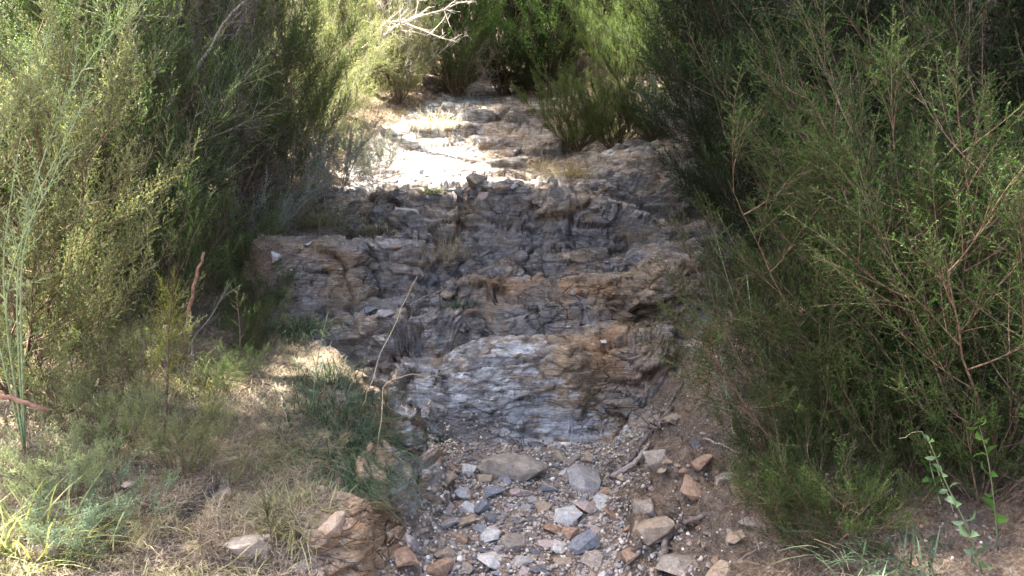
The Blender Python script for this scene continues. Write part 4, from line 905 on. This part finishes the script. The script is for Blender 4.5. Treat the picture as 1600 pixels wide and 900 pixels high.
def gravel(name, weight, n, smin, smax, seed, label, cat):
    k_, rs = scatter_pts(weight, n, seed); bm = bmesh.new(); bmesh.ops.create_icosphere(bm, subdivisions=1, radius=.5); co = np.array([v.co[:] for v in bm.verts]); fc = np.array([[v.index for v in f_.verts] for f_ in bm.faces]); bm.free()
    sz = smin + (smax - smin) * rs.rand(n) ** 3; A = frame(nn[k_] + rs.normal(0, .3, (n, 3)), rs.rand(n) * 6.28)
    shp = co[None] * (1 + rs.uniform(-.28, .28, (n, 12, 1))) * np.stack([np.ones(n), rs.uniform(.5, 1, n), rs.uniform(.35, .75, n)], 1)[:, None]
    V = np.einsum('nij,nvj->nvi', A, shp * sz[:, None, None]) + Pd[k_][:, None] + nn[k_][:, None] * sz[:, None, None] * .12
    V[:, :, :2] += rs.uniform(-.008, .008, (n, 1, 2)); fcs = fc[None] + (np.arange(n) * 12)[:, None, None]
    me = mesh_from(V.reshape(-1, 3), fcs.reshape(-1, 3), name, dict(tint=np.repeat(rs.rand(n), 12)), smooth=False); return tag(link(name, me, mg), label, cat, kind='stuff')
bed = floorm * (np.abs(Xn) < .8) * (Yn > 2.2) * (Yn < 4.7)
gravel('gravel', bed, 22000, .006, .030, 1, 'fine gravel and rock chips filling the gully bed', 'gravel')
rb_ = (1 - rock) * sstep(.35, .5, Xn) * sstep(1.7, 1.2, Xn) * (Yn < 6)
gravel('bank_gravel', rb_ + .5 * (soil[idx] > .4) * (Yn > 4.3) * (Yn < 9) + .25 * (1 - rock) * (Xn < -.5) * (Yn < 5), 9000, .004, .020, 2, 'small stones and crumbs scattered over the banks and rock hollows', 'gravel')
def litter(name, weight, n, l0, l1, wd, mat, seed, label, cat, lift=.004, up=.18):
    k_, rs = scatter_pts(weight, n, seed); az = rs.rand(n) * 6.283; d = np.stack([np.cos(az), np.sin(az), rs.normal(0, up, n)], 1); d -= nn[k_] * (d * nn[k_]).sum(1)[:, None] * .85
    l = rs.uniform(l0, l1, n)[:, None]; sd = np.cross(nn[k_], d); sd /= np.linalg.norm(sd, axis=1)[:, None]; p = Pd[k_] + nn[k_] * (lift * rs.uniform(.3, 2.5, n))[:, None] + np.concatenate([rs.uniform(-.01, .01, (n, 2)), np.zeros((n, 1))], 1)
    cur = sd * l * rs.uniform(-.25, .25, n)[:, None] + nn[k_] * l * rs.uniform(0, .15, n)[:, None]; a1, m1, e1 = p - d * l / 2, p + cur, p + d * l / 2; ww = sd * wd / 2
    T = np.concatenate([np.stack([a1, m1 + ww, m1 - ww], 1), np.stack([e1, m1 - ww, m1 + ww], 1)]); tt = np.tile(rs.rand(n), 2)
    return tag(link(name, tri_mesh(T, tt, name), mat), label, cat, kind='stuff')
lb_ = (1 - rock) * (Xn < -.45) * (Xn > -3.2)
litter('dry_grass_litter', lb_ * (Yn < 9), 60000, .02, .09, .0022, M_LITTER, 3, 'dry grass stems and twigs littering the ground of the left bank', 'litter', .006)
litter('twig_litter', (1 - rock) * (Xn > .4) * (Xn < 3.2) * (Yn < 9), 52000, .012, .06, .0022, M_DARKLIT, 4, 'dark twigs and needles littering the right bank', 'litter', .004)
litter('path_litter', (1 - rock) * sstep(10.8, 11.6, Yn) + .6 * rock * (Yn > 8) + .25 * sstep(.3, .8, soil[idx]) * rock * (Yn > 4.4) + .12 * floorm, 26000, .015, .07, .0022, M_LITTER, 5, 'dry stalks and crumbs lying on the upper path and in rock hollows', 'litter', .004)
# short living and dry grass of the left bank
def blades(rs, base, dirs, h, wd, k=4, droop=.6):
    n = len(base); t = np.linspace(0, 1, k + 1); out = dirs.copy(); out[:, 2] = 0; on = np.linalg.norm(out, axis=1)[:, None] + 1e-6; out /= on
    up = dirs / np.linalg.norm(dirs, axis=1)[:, None]; sd = np.cross(out, np.array([0, 0, 1.])); T = []
    dr = rs.uniform(.3, 1.2, n) * droop; P_ = [base + up * (h * tt_)[:, None] + out * (h * dr * tt_ ** 2 * .7)[:, None] - np.array([0, 0, 1.]) * (h * dr * tt_ ** 2.2 * .65)[:, None] for tt_ in t]
    for i in range(k):
        w0, w1_ = wd * (1 - t[i] ** 2) / 2, wd * (1 - t[i + 1] ** 2) / 2
        a, b, c, d = P_[i] - sd * w0, P_[i] + sd * w0, P_[i + 1] + sd * w1_, P_[i + 1] - sd * w1_
        T.append(np.stack([a, b, c], 1))
        if i < k - 1: T.append(np.stack([a, c, d], 1))
    return np.concatenate(T), 2 * k - 1
def turf(name, weight, n, h0, h1, mat, seed, label):
    k_, rs = scatter_pts(weight, n, seed); az = rs.rand(n) * 6.283; le = rs.uniform(.1, .9, n)
    d = np.stack([np.cos(az) * le, np.sin(az) * le, np.ones(n)], 1); T, m = blades(rs, Pd[k_] - nn[k_] * .004, d, rs.uniform(h0, h1, n), .0028, 3, .9)
    return tag(link(name, tri_mesh(T, np.tile(rs.rand(n), m), name), mat), label, 'grass', kind='stuff')
patch = sstep(-.15, .25, fbm(Q * 1.7, 3, 301)); patch2 = sstep(-.05, .3, fbm(Q * 2.2, 3, 302))
turf('dry_grass', lb_ * (patch + .25) * (Yn < 8), 26000, .03, .10, M_STRAW, 6, 'short dry straw coloured grass over the left bank')
turf('short_grass', lb_ * (patch2 + .05) * (Yn < 8), 20000, .03, .10, M_OLIVE, 7, 'short half dry grass in patches over the left bank')
turf('ledge_grass', (sstep(.4, .9, soil[idx]) * rock * (Yn > 4.7) * (Yn < 8) * (Xn < -.2) * patch + (1 - rock) * (Yn > 5.5) * (Yn < 12) * (Xn < 0) * .8), 9000, .04, .16, M_STRAW, 8, 'thin straw grass in hollows of the rock')

# ------------------------------------------------------------ grass tussocks
def tussock(name, label, px, py, hpx, n, mat, spread=.5, droop=.8, rad=.06, wd=.0045, lean=(0, 0), world=None, group='grass tussocks'):
    if world: p, _ = drop(*world)
    else:
        h_ = hit(px, py)
        if not h_: return
        p = h_[0]
    H = hpx / F * p.y; rs = np.random.RandomState(int(px * 7 + py)); az = rs.rand(n) * 6.283; le = rs.rand(n) ** .7 * spread * 1.4; rr = rs.rand(n) ** .5 * rad
    b = np.stack([np.cos(az) * rr, np.sin(az) * rr, np.full(n, -.01)], 1); d = np.stack([np.cos(az) * le + lean[0], np.sin(az) * le + lean[1], np.ones(n)], 1)
    b += rs.normal(0, rad * .5, (n, 3)) * np.array([1, 1, .05]); d[:, :2] += rs.normal(0, .35, (n, 2)); nd_ = rs.rand(n) < .15; d[nd_, :2] *= 2.2
    T, m = blades(rs, b, d, H * rs.uniform(.3, 1.2, n) * (1 - .3 * nd_), wd, 5, droop)
    o = link(name, tri_mesh(T, np.tile(rs.rand(n), m), name), mat); o.location = p; return tag(o, label, 'grass', group)
for a_ in [
 ('grass_tussock', 'large dark green tussock hanging over the left edge of the gully', 528, 695, 100, 520, M_GRASS, 1.1, 1.3, .16, .0045, (.30, -.5)),
 ('grass_tussock', 'dark green tussock just behind the large hanging one', 515, 640, 85, 420, M_GRASS, .9, .9, .16, .0045, (.25, -.1)),
 ('grass_tussock', 'dark upright grass at the top of the hanging tussocks', 512, 600, 75, 260, M_GRASS, .5, .7, .10, .0042, (.1, .0)),
 ('grass_tussock', 'green tussock spilling over the bank corner below the large hanging one', 540, 750, 62, 360, M_GRASS, 1.1, 1.4, .12, .0045, (.4, -.6)),
 ('grass_tussock', 'ragged half dry tussock left of the large hanging one', 440, 705, 55, 380, M_OLIVE, 1.1, 1.1, .18, .004, (0, -.2)),
 ('grass_tussock', 'olive tussock on the bank edge at the bottom', 455, 805, 75, 380, M_OLIVE, .9, 1.2, .12, .0045, (.0, -.2)),
 ('grass_tussock', 'dark tussock at the foot of the left boulder ledge', 465, 515, 60, 380, M_GRASS, .9, 1.0, .12, .0055, (0, -.2)),
 ('grass_tussock', 'bright pale tussock beside the stem of the sapling', 300, 605, 75, 320, M_OLIVE, .7, 1.1, .08, .0045, (.1, 0)),
 ('grass_tussock', 'lime green upright grass in the lower left corner', 25, 850, 150, 130, M_LGRASS, .35, .6, .12, .0065, (0, 0)),
 ('grass_tussock', 'thin lime grass arching right at the lower left edge', 70, 880, 130, 90, M_LGRASS, .8, .9, .08, .006, (.3, 0)),
 ('grass_tussock', 'straw tussock growing below the left end of the top ledge', 690, 400, 60, 320, M_STRAW, .6, .7, .16, .004, (0, -.2)),
 ('grass_tussock', 'dry tussock left of the pale rounded stone', 585, 365, 70, 360, M_STRAW, .9, .9, .14, .0045, (0, -.2)),
 ('grass_tussock', 'bleached dry tussock above the left boulder ledge', 500, 350, 80, 360, M_OLIVE, 1.0, .9, .16, .0045, (0, -.1)),
 ('grass_tussock', 'shaded dry tussock left of the boulder ledge', 350, 395, 70, 420, M_OLIVE, 1.0, 1.1, .2, .0045, (0, -.1)),
 ('grass_tussock', 'dry grass tuft growing on the glaring rock patch', 705, 262, 30, 160, M_STRAW, .8, .7, .13, .004, (0, 0)),
 ('grass_tussock', 'straw tussock at the right edge of the upper path', 855, 262, 40, 260, M_STRAW, 1.1, .9, .18, .004, (-.2, 0)),
 ('grass_tussock', 'long straw tussock below the plumed heathers', 890, 275, 60, 360, M_STRAW, 1.1, .9, .18, .005, (-.1, 0)),
 ('grass_tussock', 'tall dry tussock beneath the yellow lit plume', 885, 235, 90, 220, M_STRAW, .3, .4, .12, .005, (0, 0)),
 ('grass_tussock', 'sunlit straw tussock on the left edge of the upper path', 680, 200, 50, 360, M_STRAW, .9, .8, .25, .006, (0, 0)),
 ('grass_tussock', 'small green tuft growing in a crack of the stepped rock', 715, 478, 32, 180, M_GRASS, .9, .8, .07, .006, (0, 0)),
 ('grass_tussock', 'tiny green tuft near the pale boulder patch', 675, 300, 24, 120, M_LGRASS, .9, .8, .07, .006, (0, 0)),
 ('grass_tussock', 'dry tussock under the left heather at the left edge', 120, 640, 60, 320, M_OLIVE, 1.0, 1.0, .16, .0045, (0, 0)),
 ('grass_tussock', 'tangle of dry grass behind the sapling stem', 235, 555, 55, 380, M_LITTER, 1.1, 1.1, .2, .0045, (0, 0)),
 ('grass_tussock', 'dry pale grass hummock in the middle of the left bank', 160, 800, 50, 420, M_STRAW, 1.1, 1.1, .2, .004, (0, 0)),
 ('grass_tussock', 'bleached grass hummock at the bottom of the left bank', 290, 880, 50, 420, M_OLIVE, 1.1, 1.1, .2, .004, (0, 0)),
 ('grass_tussock', 'brown dry grass under the feathery heathers at the bottom right', 1290, 860, 60, 420, M_DARKLIT, 1.1, 1.0, .22, .0045, (0, 0)),
 ('grass_tussock', 'dark grass at the bottom right under the broad leaved stalk', 1430, 870, 80, 300, M_GRASS, 1.0, 1.0, .2, .005, (0, 0)),
]: tussock(*a_)

# ------------------------------------------------------------ sticks, roots, stalks
def stick(name, label, cat, pts, r0, r1, mat, seed=1, twigs=0, k=7, group=None):
    P_ = np.array(pts, float); m = 14; t = np.linspace(0, len(P_) - 1, m); q = np.stack([np.interp(t, range(len(P_)), P_[:, c]) for c in range(3)], 1); L = np.linalg.norm(q[-1] - q[0])
    rs = np.random.RandomState(seed); q[1:-1] += rs.normal(0, .006 * L + .0008, (m - 2, 3)); o0 = q[0].copy(); q -= o0
    root = bpy.data.objects.new(name, None) if twigs else None
    me = tube_path(q, np.linspace(r0, r1, m), k, seed)
    if not twigs:
        o = link(name, me, mat); o.location = o0; return tag(o, label, cat, group)
    COL.objects.link(root); root.location = o0; tag(root, label, cat, group); link('stem', me, mat, root)
    S = Soup()
    for _ in range(twigs):
        i = rs.randint(2, m); d = rs.normal(0, 1, 3) + (q[-1] - q[0]) / L * 1.2; d /= np.linalg.norm(d); e = q[i] + d * L * rs.uniform(.08, .25); S.segs(q[i], e, r1 * .9, r1 * .5)
        for _ in range(3): S.segs(q[i] + (e - q[i]) * rs.uniform(.4, 1), e + rs.normal(0, .05 * L, 3), r1 * .5, r1 * .25)
    link('twigs', seg_mesh(S.get()[2], 'twigs'), mat, root); return root
def H_(px, py, dz=0.0): p = hit(px, py)[0]; return (p.x, p.y, p.z + dz)
g0 = H_(286, 545); stick('stick', 'reddish brown stick standing upright behind the sapling', 'stick', [g0, at(304, 440, g0[1]), at(319, 394, g0[1] + .05)], .013, .008, B_RED, 3)
g0 = H_(258, 590); stick('stake', 'short pale broken stem standing left of the sapling top', 'stick', [g0, at(257, 545, g0[1]), at(258, 508, g0[1])], .008, .007, B_GREY, 4)
stick('fallen_branch', 'pinkish fallen branch lying in the shrubs at the left edge', 'branch', [at(-30, 612, 2.9), at(20, 622, 2.95), at(76, 641, 3.0)], .012, .008, B_RED, 5)
stick('root', 'dark forked root running down the right edge of the gully', 'root', [H_(1050, 640, .01), H_(1010, 690, .02), H_(985, 722, .02), H_(955, 752, .02)], .012, .018, B_ROOT, 6, 8)
stick('root', 'grey root end lying below the dark forked root', 'root', [H_(1015, 700, .03), H_(990, 738, .04), H_(958, 752, .03)], .010, .017, B_GREY, 7)
stick('root', 'thick bent root at the bottom beside the tan block', 'root', [H_(1100, 812, .02), H_(1060, 832, .03), H_(1040, 856, .03), H_(1032, 897, .02)], .010, .018, B_ROOT, 8, 6)
stick('root', 'thin root hanging over the top of the right gully edge', 'root', [H_(1068, 600, .02), H_(1045, 640, .02), H_(1030, 672, .02)], .006, .009, B_ROOT, 9, 8)
stick('twig', 'bundle of dark twigs lodged behind the largest slab', 'twig', [H_(797, 690, .03), H_(808, 697, .02), H_(818, 706, .01)], .006, .005, B_ROOT, 10, 9)
for i, (a1, b1, lb) in enumerate([((300, 822), (352, 895), 'brown twig pointing down right near the bottom of the left bank'), ((388, 592), (430, 612), 'short dark twig lying behind the hanging tussocks'), ((430, 600), (450, 672), 'thin reddish stalk left of the hanging tussocks'),
     ((355, 640), (400, 600), 'grey twig on the litter left of the hanging tussocks'), ((160, 800), (205, 850), 'curved grey twig beside the pink flat stone'), ((355, 530), (420, 512), 'grey twig in front of the small bright green heather'), ((190, 505), (262, 500), 'bleached twig lying left of the sapling top'),
     ((82, 503), (150, 512), 'curved bare twig under the broad left heather'), ((1100, 690), (1160, 720), 'thin dark twig on the right bank under the grey green stalks'), ((1130, 800), (1200, 790), 'dark twig on the earth beside the flat tan stone'), ((1160, 880), (1230, 850), 'pale twig at the bottom of the right bank'), ((640, 480), (700, 455), 'thin twig lodged in the crack right of the rounded boulder')]):
    stick('twig', lb, 'twig', [H_(*a1, .015), H_((a1[0] + b1[0]) / 2, (a1[1] + b1[1]) / 2, .03), H_(*b1, .02)], .0045, .003, (B_BROWN, B_ROOT, B_GREY)[i % 3], 20 + i, 3 if i % 2 else 0)
def stalk(name, label, px, py, tops, mat=M_STRAW, r=.0016, seed=0):
    g = H_(px, py); pts = [g] + [tuple(at(a1, b1, g[1] + dd)) for a1, b1, dd in tops]; return stick(name, label, 'grass stalk', pts, r, r * .5, mat_plain_straw, seed, k=5)
mat_plain_straw = bark_mat('straw_stalk', (0.42, 0.33, 0.20), (0.60, 0.50, 0.33))
stalk('grass_stalk', 'long straw stalk leaning right across the dark rock', 563, 640, [(600, 540, .1), (652, 432, .2)], seed=1, r=.0024)
stalk('grass_stalk', 'straw stalk arching over the pale rock from the hanging tussock', 590, 700, [(600, 600, .05), (640, 583, .1), (690, 590, .12)], seed=2)
stalk('grass_stalk', 'thin straw stalk hanging down over the lower rubble edge', 560, 700, [(600, 760, -.2), (665, 800, -.3)], seed=3)
stalk('grass_stalk', 'tall straw stalk standing over the dry tussock of the top left ledge', 640, 350, [(645, 330, 0), (650, 290, 0)], seed=4)
stalk('grass_stalk', 'thin stalk leaning left among the grasses above the boulder ledge', 500, 355, [(530, 300, 0), (560, 245, .1)], seed=5)
stalk('grass_stalk', 'pale stalk bent over at the bottom of the right bank', 1330, 897, [(1312, 858, 0), (1272, 842, 0)], seed=6)
stalk('grass_stalk', 'bent dry stalk rising right of the feathery heather foot', 1490, 800, [(1450, 700, .05), (1438, 672, .05), (1405, 685, .05)], seed=7)
stalk('grass_stalk', 'thin reddish dry stalk rising beside the hanging tussocks', 452, 668, [(440, 630, 0), (432, 600, 0)], seed=8)
for i in range(9):
    px = 590 + rst.uniform(-160, 60); py = rst.uniform(330, 365); g = H_(px, py); 
    stick('grass_stalk', 'thin dry stalk among the grasses above the left boulders', 'grass stalk', [g, tuple(at(px + rst.uniform(-30, 50), py - 45, g[1])), tuple(at(px + rst.uniform(-60, 110), py - rst.uniform(70, 110), g[1] + .1))], .0018, .0009, mat_plain_straw, 50 + i, k=4, group='dry stalks above the left boulders')

# ------------------------------------------------------------ herbs and saplings
def herb(name, label, cat, pts, r0, r1, smat, lmat, n, ll, lw, ang=60, opp=True, seed=0, t0=.1, sprigs=None, nsp=0, ssc=1.0, grow=.5, group=None, spt=.45):
    P_ = np.array(pts, float); m = 16; t = np.linspace(0, len(P_) - 1, m); q = np.stack([np.interp(t, range(len(P_)), P_[:, c]) for c in range(3)], 1)
    for _ in range(2): q[1:-1] = (q[:-2] + 2 * q[1:-1] + q[2:]) / 4
    rs = np.random.RandomState(seed); o0 = q[0].copy(); q -= o0; root = bpy.data.objects.new(name, None); COL.objects.link(root); root.location = o0; tag(root, label, cat, group)
    link('stem', tube_path(q, np.linspace(r0, r1, m), 6, seed, .06), smat, root); T, TT, S = [], [], []
    tq = np.linspace(0, 1, m); D = np.gradient(q, axis=0); D /= np.linalg.norm(D, axis=1)[:, None]
    if n:
        for j in range(n):
            tt_ = t0 + (1 - t0) * j / max(1, n - 1); p = np.array([np.interp(tt_, tq, q[:, c]) for c in range(3)]); d = D[min(m - 1, int(tt_ * m))]
            for s_ in ((0, math.pi) if opp else (0,)):
                az = j * (1.57 if opp else 2.4) + s_; M = frame(d[None], az)[0]; an = math.radians(ang * rs.uniform(.8, 1.2)); v = M @ np.array([math.sin(an), 0, math.cos(an)]); f_ = (1.1 - grow * tt_) * rs.uniform(.75, 1.15)
                f_ *= rs.uniform(.7, 1.1); T.append(oval(rs, p[None], v[None], ll * f_, lw * f_) if ll > .03 else leaves(rs, p[None], v[None], ll * f_, lw * f_)); TT.append(np.full(len(T[-1]), rs.uniform(.0, .9)))
    if nsp:
        tt_ = spt + (1 - spt) * rs.rand(nsp) ** .8; tt_[0] = 1; p = np.stack([np.interp(tt_, tq, q[:, c]) for c in range(3)], 1); d = D[np.minimum(m - 1, (tt_ * m).astype(int))] * .8 + rs.normal(0, .6, (nsp, 3)) * np.array([1, 1, .5]) + np.array([0, 0, .35]); d[0] = D[-1]
        for k_ in range(3):
            mk = np.arange(nsp) % 3 == k_
            if mk.any():
                a1, b1, c1_ = stamp(sprigs[k_], frame(d[mk], rs.rand(mk.sum()) * 6), p[mk], ssc * rs.uniform(.7, 1.2, mk.sum()), rs.uniform(-.2, .25, mk.sum())); T.append(a1); TT.append(b1); S.append(c1_)
    link('leaves', tri_mesh(np.concatenate(T), np.concatenate(TT), 'leaves'), lmat, root)
    if S: link('twigs', seg_mesh(np.concatenate(S), 'twigs'), smat, root)
    return root
g = H_(255, 700); herb('sapling', 'young heather sapling with a bare thin stem and lime green top', 'sapling', [g, at(258, 650, g[1]), at(262, 590, g[1]), at(262, 520, g[1]), at(268, 462, g[1])], .007, .003, B_BROWN, M_LIME, 0, 0, 0, sprigs=SP_LI, nsp=38, ssc=.85, spt=.44, seed=3)
g = H_(300, 560); herb('heather_shoot', 'pale tipped shoot leaning right beside the sapling', 'shoot', [g, at(300, 530, g[1]), at(330, 495, g[1]), at(348, 462, g[1])], .005, .002, B_GREY, M_SAGE, 0, 0, 0, sprigs=SP_LI, nsp=9, ssc=.7, spt=.3, seed=4)
for i, (px, py, tx, ty, mt, lb) in enumerate([(165, 590, 172, 385, M_SUNNY, 'slender shoot standing in front of the broad left heather'), (150, 660, 158, 500, M_SUNNY, 'yellow brown shoot left of the sapling, tallest of its row'), (215, 650, 222, 525, M_SUNNY, 'yellow brown shoot just left of the sapling stem'),
      (190, 665, 190, 545, M_SUNNY, 'short yellow brown shoot between two taller shoots'), (120, 640, 103, 530, M_SAGE, 'green shoot at the left of the row of shoots'), (300, 740, 326, 630, M_LIME, 'thin shoot right of the small yellow green heather'), (345, 800, 395, 700, M_FEATH, 'small green shoot above the half buried grey slab'), (425, 870, 415, 800, M_FEATH, 'small green shoot at the bottom near the gully edge'),
      (250, 440, 250, 320, M_ERICA, 'upright shoot on top of the low dark heather'), (305, 450, 295, 370, M_ERICA, 'second shoot rising right of the low dark heather'), (375, 590, 370, 455, M_FEATH, 'leafy shoot in the small bright green heather')]):
    g = H_(px, py); herb('heather_shoot', lb, 'shoot', [g, at((px + tx) / 2 + 3, (py + ty) / 2, g[1]), at(tx, ty, g[1])], .004, .0015, B_BROWN, mt, 0, 0, 0, sprigs=SP_LI, nsp=15, ssc=.62, spt=.12, seed=30 + i)
# pale narrow leaved weed at the left edge
def W3(px, py, d): return tuple(at(px, py, d))
gw = drop(-2.0, 3.05)[0]; gw = (gw.x, gw.y, gw.z)
for i, (pts, lb) in enumerate([([gw, W3(20, 420, 3.0), W3(70, 230, 3.0), W3(130, 100, 3.0), W3(204, 24, 3.05)], 'longest pale weed stem, arching right across the dark heather at the left edge'), ([gw, W3(0, 430, 3.0), W3(30, 220, 3.0), W3(75, 50, 3.0)], 'pale weed stem rising straight beside the longest one'),
      ([gw, W3(30, 420, 2.95), W3(60, 300, 2.95), W3(118, 190, 2.95)], 'short pale weed stem under the arch of the longest one'), ([gw, W3(-30, 420, 3.0), W3(-10, 250, 3.0), W3(40, 125, 3.0)], 'pale weed stem cut by the left edge'), ([gw, W3(5, 480, 2.9), W3(30, 380, 2.85), W3(72, 300, 2.85)], 'lowest pale weed stem at the left edge')]):
    herb('pale_weed', lb, 'weed', pts, .0042, .0015, B_GREEN, M_WEED, 34, .042, .0065, 45, False, 60 + i, .15, SP_WE, 18, .9, .2, group='pale weed stems at the left edge', spt=.15)
# grey green stalks of opposite leaves at the right gully edge
for i, (px, py, mids, lb) in enumerate([(1195, 640, [(1165, 520), (1135, 430), (1117, 362)], 'tallest thin grey green stalk on the right gully edge'), (1150, 700, [(1132, 600), (1122, 530), (1120, 462)], 'grey green stalk just left of the tallest one'), (1215, 660, [(1190, 560), (1175, 500), (1168, 440)], 'grey green stalk leaning left against the feathery heather'),
      (1180, 715, [(1150, 640), (1130, 600), (1098, 560)], 'low grey green stalk leaning over the brown earth'), (1215, 705, [(1180, 660), (1140, 640), (1110, 632)], 'sprawling grey green stalk near the cream brown stone'), (1235, 690, [(1215, 600), (1200, 560), (1180, 530)], 'short grey green stalk closest to the feathery heather')]):
    g = H_(px, py); herb('leafy_stalk', lb, 'stalk', [g] + [at(a1, b1, g[1] + .05) for a1, b1 in mids], .003, .0015, B_GREEN, M_SAGE, 20, .020, .008, 60, True, 80 + i, .05, SP_SI, 7, .45, group='grey green stalks on the right gully edge', spt=.1)
g = H_(488, 640); herb('leafy_stalk', 'pale leafy sprig rising out of the hanging dark tussock', 'stalk', [g, at(492, 590, g[1]), at(500, 540, g[1]), at(512, 490, g[1])], .003, .0015, B_GREEN, M_SAGE, 11, .034, .014, 65, True, 95, .1)
g = H_(1535, 897); herb('leafy_stalk', 'broad leaved stalk leaning left at the bottom right corner', 'stalk', [g, at(1515, 830, g[1]), at(1480, 760, g[1]), at(1452, 690, g[1])], .0028, .0014, B_GREEND, M_SAGED, 9, .055, .026, 68, True, 96, .05)
g = H_(1560, 860); herb('leafy_stalk', 'broad leaved stalk with lit top leaves near the right edge', 'stalk', [g, at(1555, 800, g[1]), at(1545, 720, g[1]), at(1530, 665, g[1])], .0026, .0014, B_GREEND, M_BROAD, 6, .06, .034, 68, True, 97, .3)
g = H_(1470, 790); herb('leafy_stalk', 'round leaved green sprig in the dark under the right heather', 'stalk', [g, at(1462, 760, g[1]), at(1452, 720, g[1])], .003, .002, B_GREEN, M_BROAD, 4, .055, .042, 60, True, 98, .4)
x, y = bpx(335, 6.1); p_ = drop(x, y)[0]; tp = [W3(345, 85, 6.0)]
stick('dead_branch', 'bare grey branch slanting up right across the tall left heathers', 'branch', [W3(225, 230, 5.4), W3(300, 120, 5.5), W3(345, 40, 5.6), W3(410, -20, 5.7)], .014, .006, B_GREY, 70, 10)
stick('dead_branch', 'bleached branch with white twigs sticking out at the top left of the path', 'branch', [W3(600, 90, 9.2), W3(580, 70, 9.0), W3(620, 40, 8.9), W3(715, 5, 8.8)], .018, .007, B_PALE, 71, 26)
stick('dead_branch', 'second bleached branch below the first at the top left of the path', 'branch', [W3(560, 80, 9.4), W3(610, 30, 9.2), W3(700, 62, 9.0)], .014, .006, B_PALE, 72, 26)
g = H_(1090, 385); stick('dead_branch', 'dark bare twig reaching over the right side of the rock', 'branch', [W3(1190, 430, 6.0), W3(1120, 400, 6.0), W3(1050, 345, 6.1)], .007, .003, B_ROOT, 73, 9)
for px, d, sc, sz, lb in [(1300, 2.45, .55, .45, 'low green heather at the bottom edge under the feathery heathers'), (1400, 2.7, .6, .5, 'low green heather in the shade left of the broad leaved stalk'), (1215, 3.05, .5, .42, 'low heather on the right bank below the grey green stalks'), (1570, 2.35, .7, .6, 'low yellowish heather in the bottom right corner'),
  (1235, 2.75, .45, .4, 'low heather sprig on the litter nearest the flat tan stone'), (1350, 2.4, .6, .5, 'low shaded heather at the bottom edge between the grass clumps'), (1470, 2.5, .6, .55, 'low shaded heather at the foot of the broad leaved stalk'), (1500, 2.9, .8, .7, 'low shaded heather behind the broad leaved stalk'), (1300, 3.0, .6, .5, 'low shaded heather under the bare reddish forks'), (1420, 2.95, .7, .6, 'low shaded heather right of the bare reddish forks'), (1120, 6.7, .7, .6, 'low dark heather overhanging the right end of the top ledge'), (1150, 5.3, .6, .55, 'low dark heather on the right edge of the stepped rock'), (1175, 4.4, .6, .5, 'low dark heather above the tallest grey green stalk')]:
    x, y = bpx(px, d); bush('lo0', 'low_heather', lb, 'bush', x, y, sc, sz, M_FEATH if px > 1200 else M_ERICA_SHADE, group='low heathers of the right bank')
for px, d, sc, sz, lm, lb in [(150, 3.15, .5, .42, M_SUNNY, 'low sunny heather between the left edge and the small yellow green heather'), (345, 3.95, .4, .32, M_ERICA, 'low olive heather on the dry ground right of the sapling'), (205, 3.9, .6, .5, M_SUNNY, 'low sunny heather behind the row of yellow brown shoots'),
  (400, 5.1, .6, .5, M_ERICA, 'low olive heather below the left boulder ledge'), (110, 2.5, .5, .35, M_SAGE, 'low pale green herb patch beside the lime grass')]:
    x, y = bpx(px, d); bush('lo0', 'low_heather', lb, 'bush', x, y, sc, sz, lm, group='low heathers of the left bank')
for px, d, sc, lb in [(1290, 2.9, .62, 'feathery heather with bare reddish forks in the middle of the lower right'), (1600, 2.5, .8, 'feathery heather cut by the right edge near the bottom'), (1450, 3.6, .95, 'feathery heather with a strong central stem on the right')]:
    x, y = bpx(px, d); bush('fe1', 'feathery_heather', lb, 'bush', x, y, sc, sc * .95, M_FEATH, group=GR)
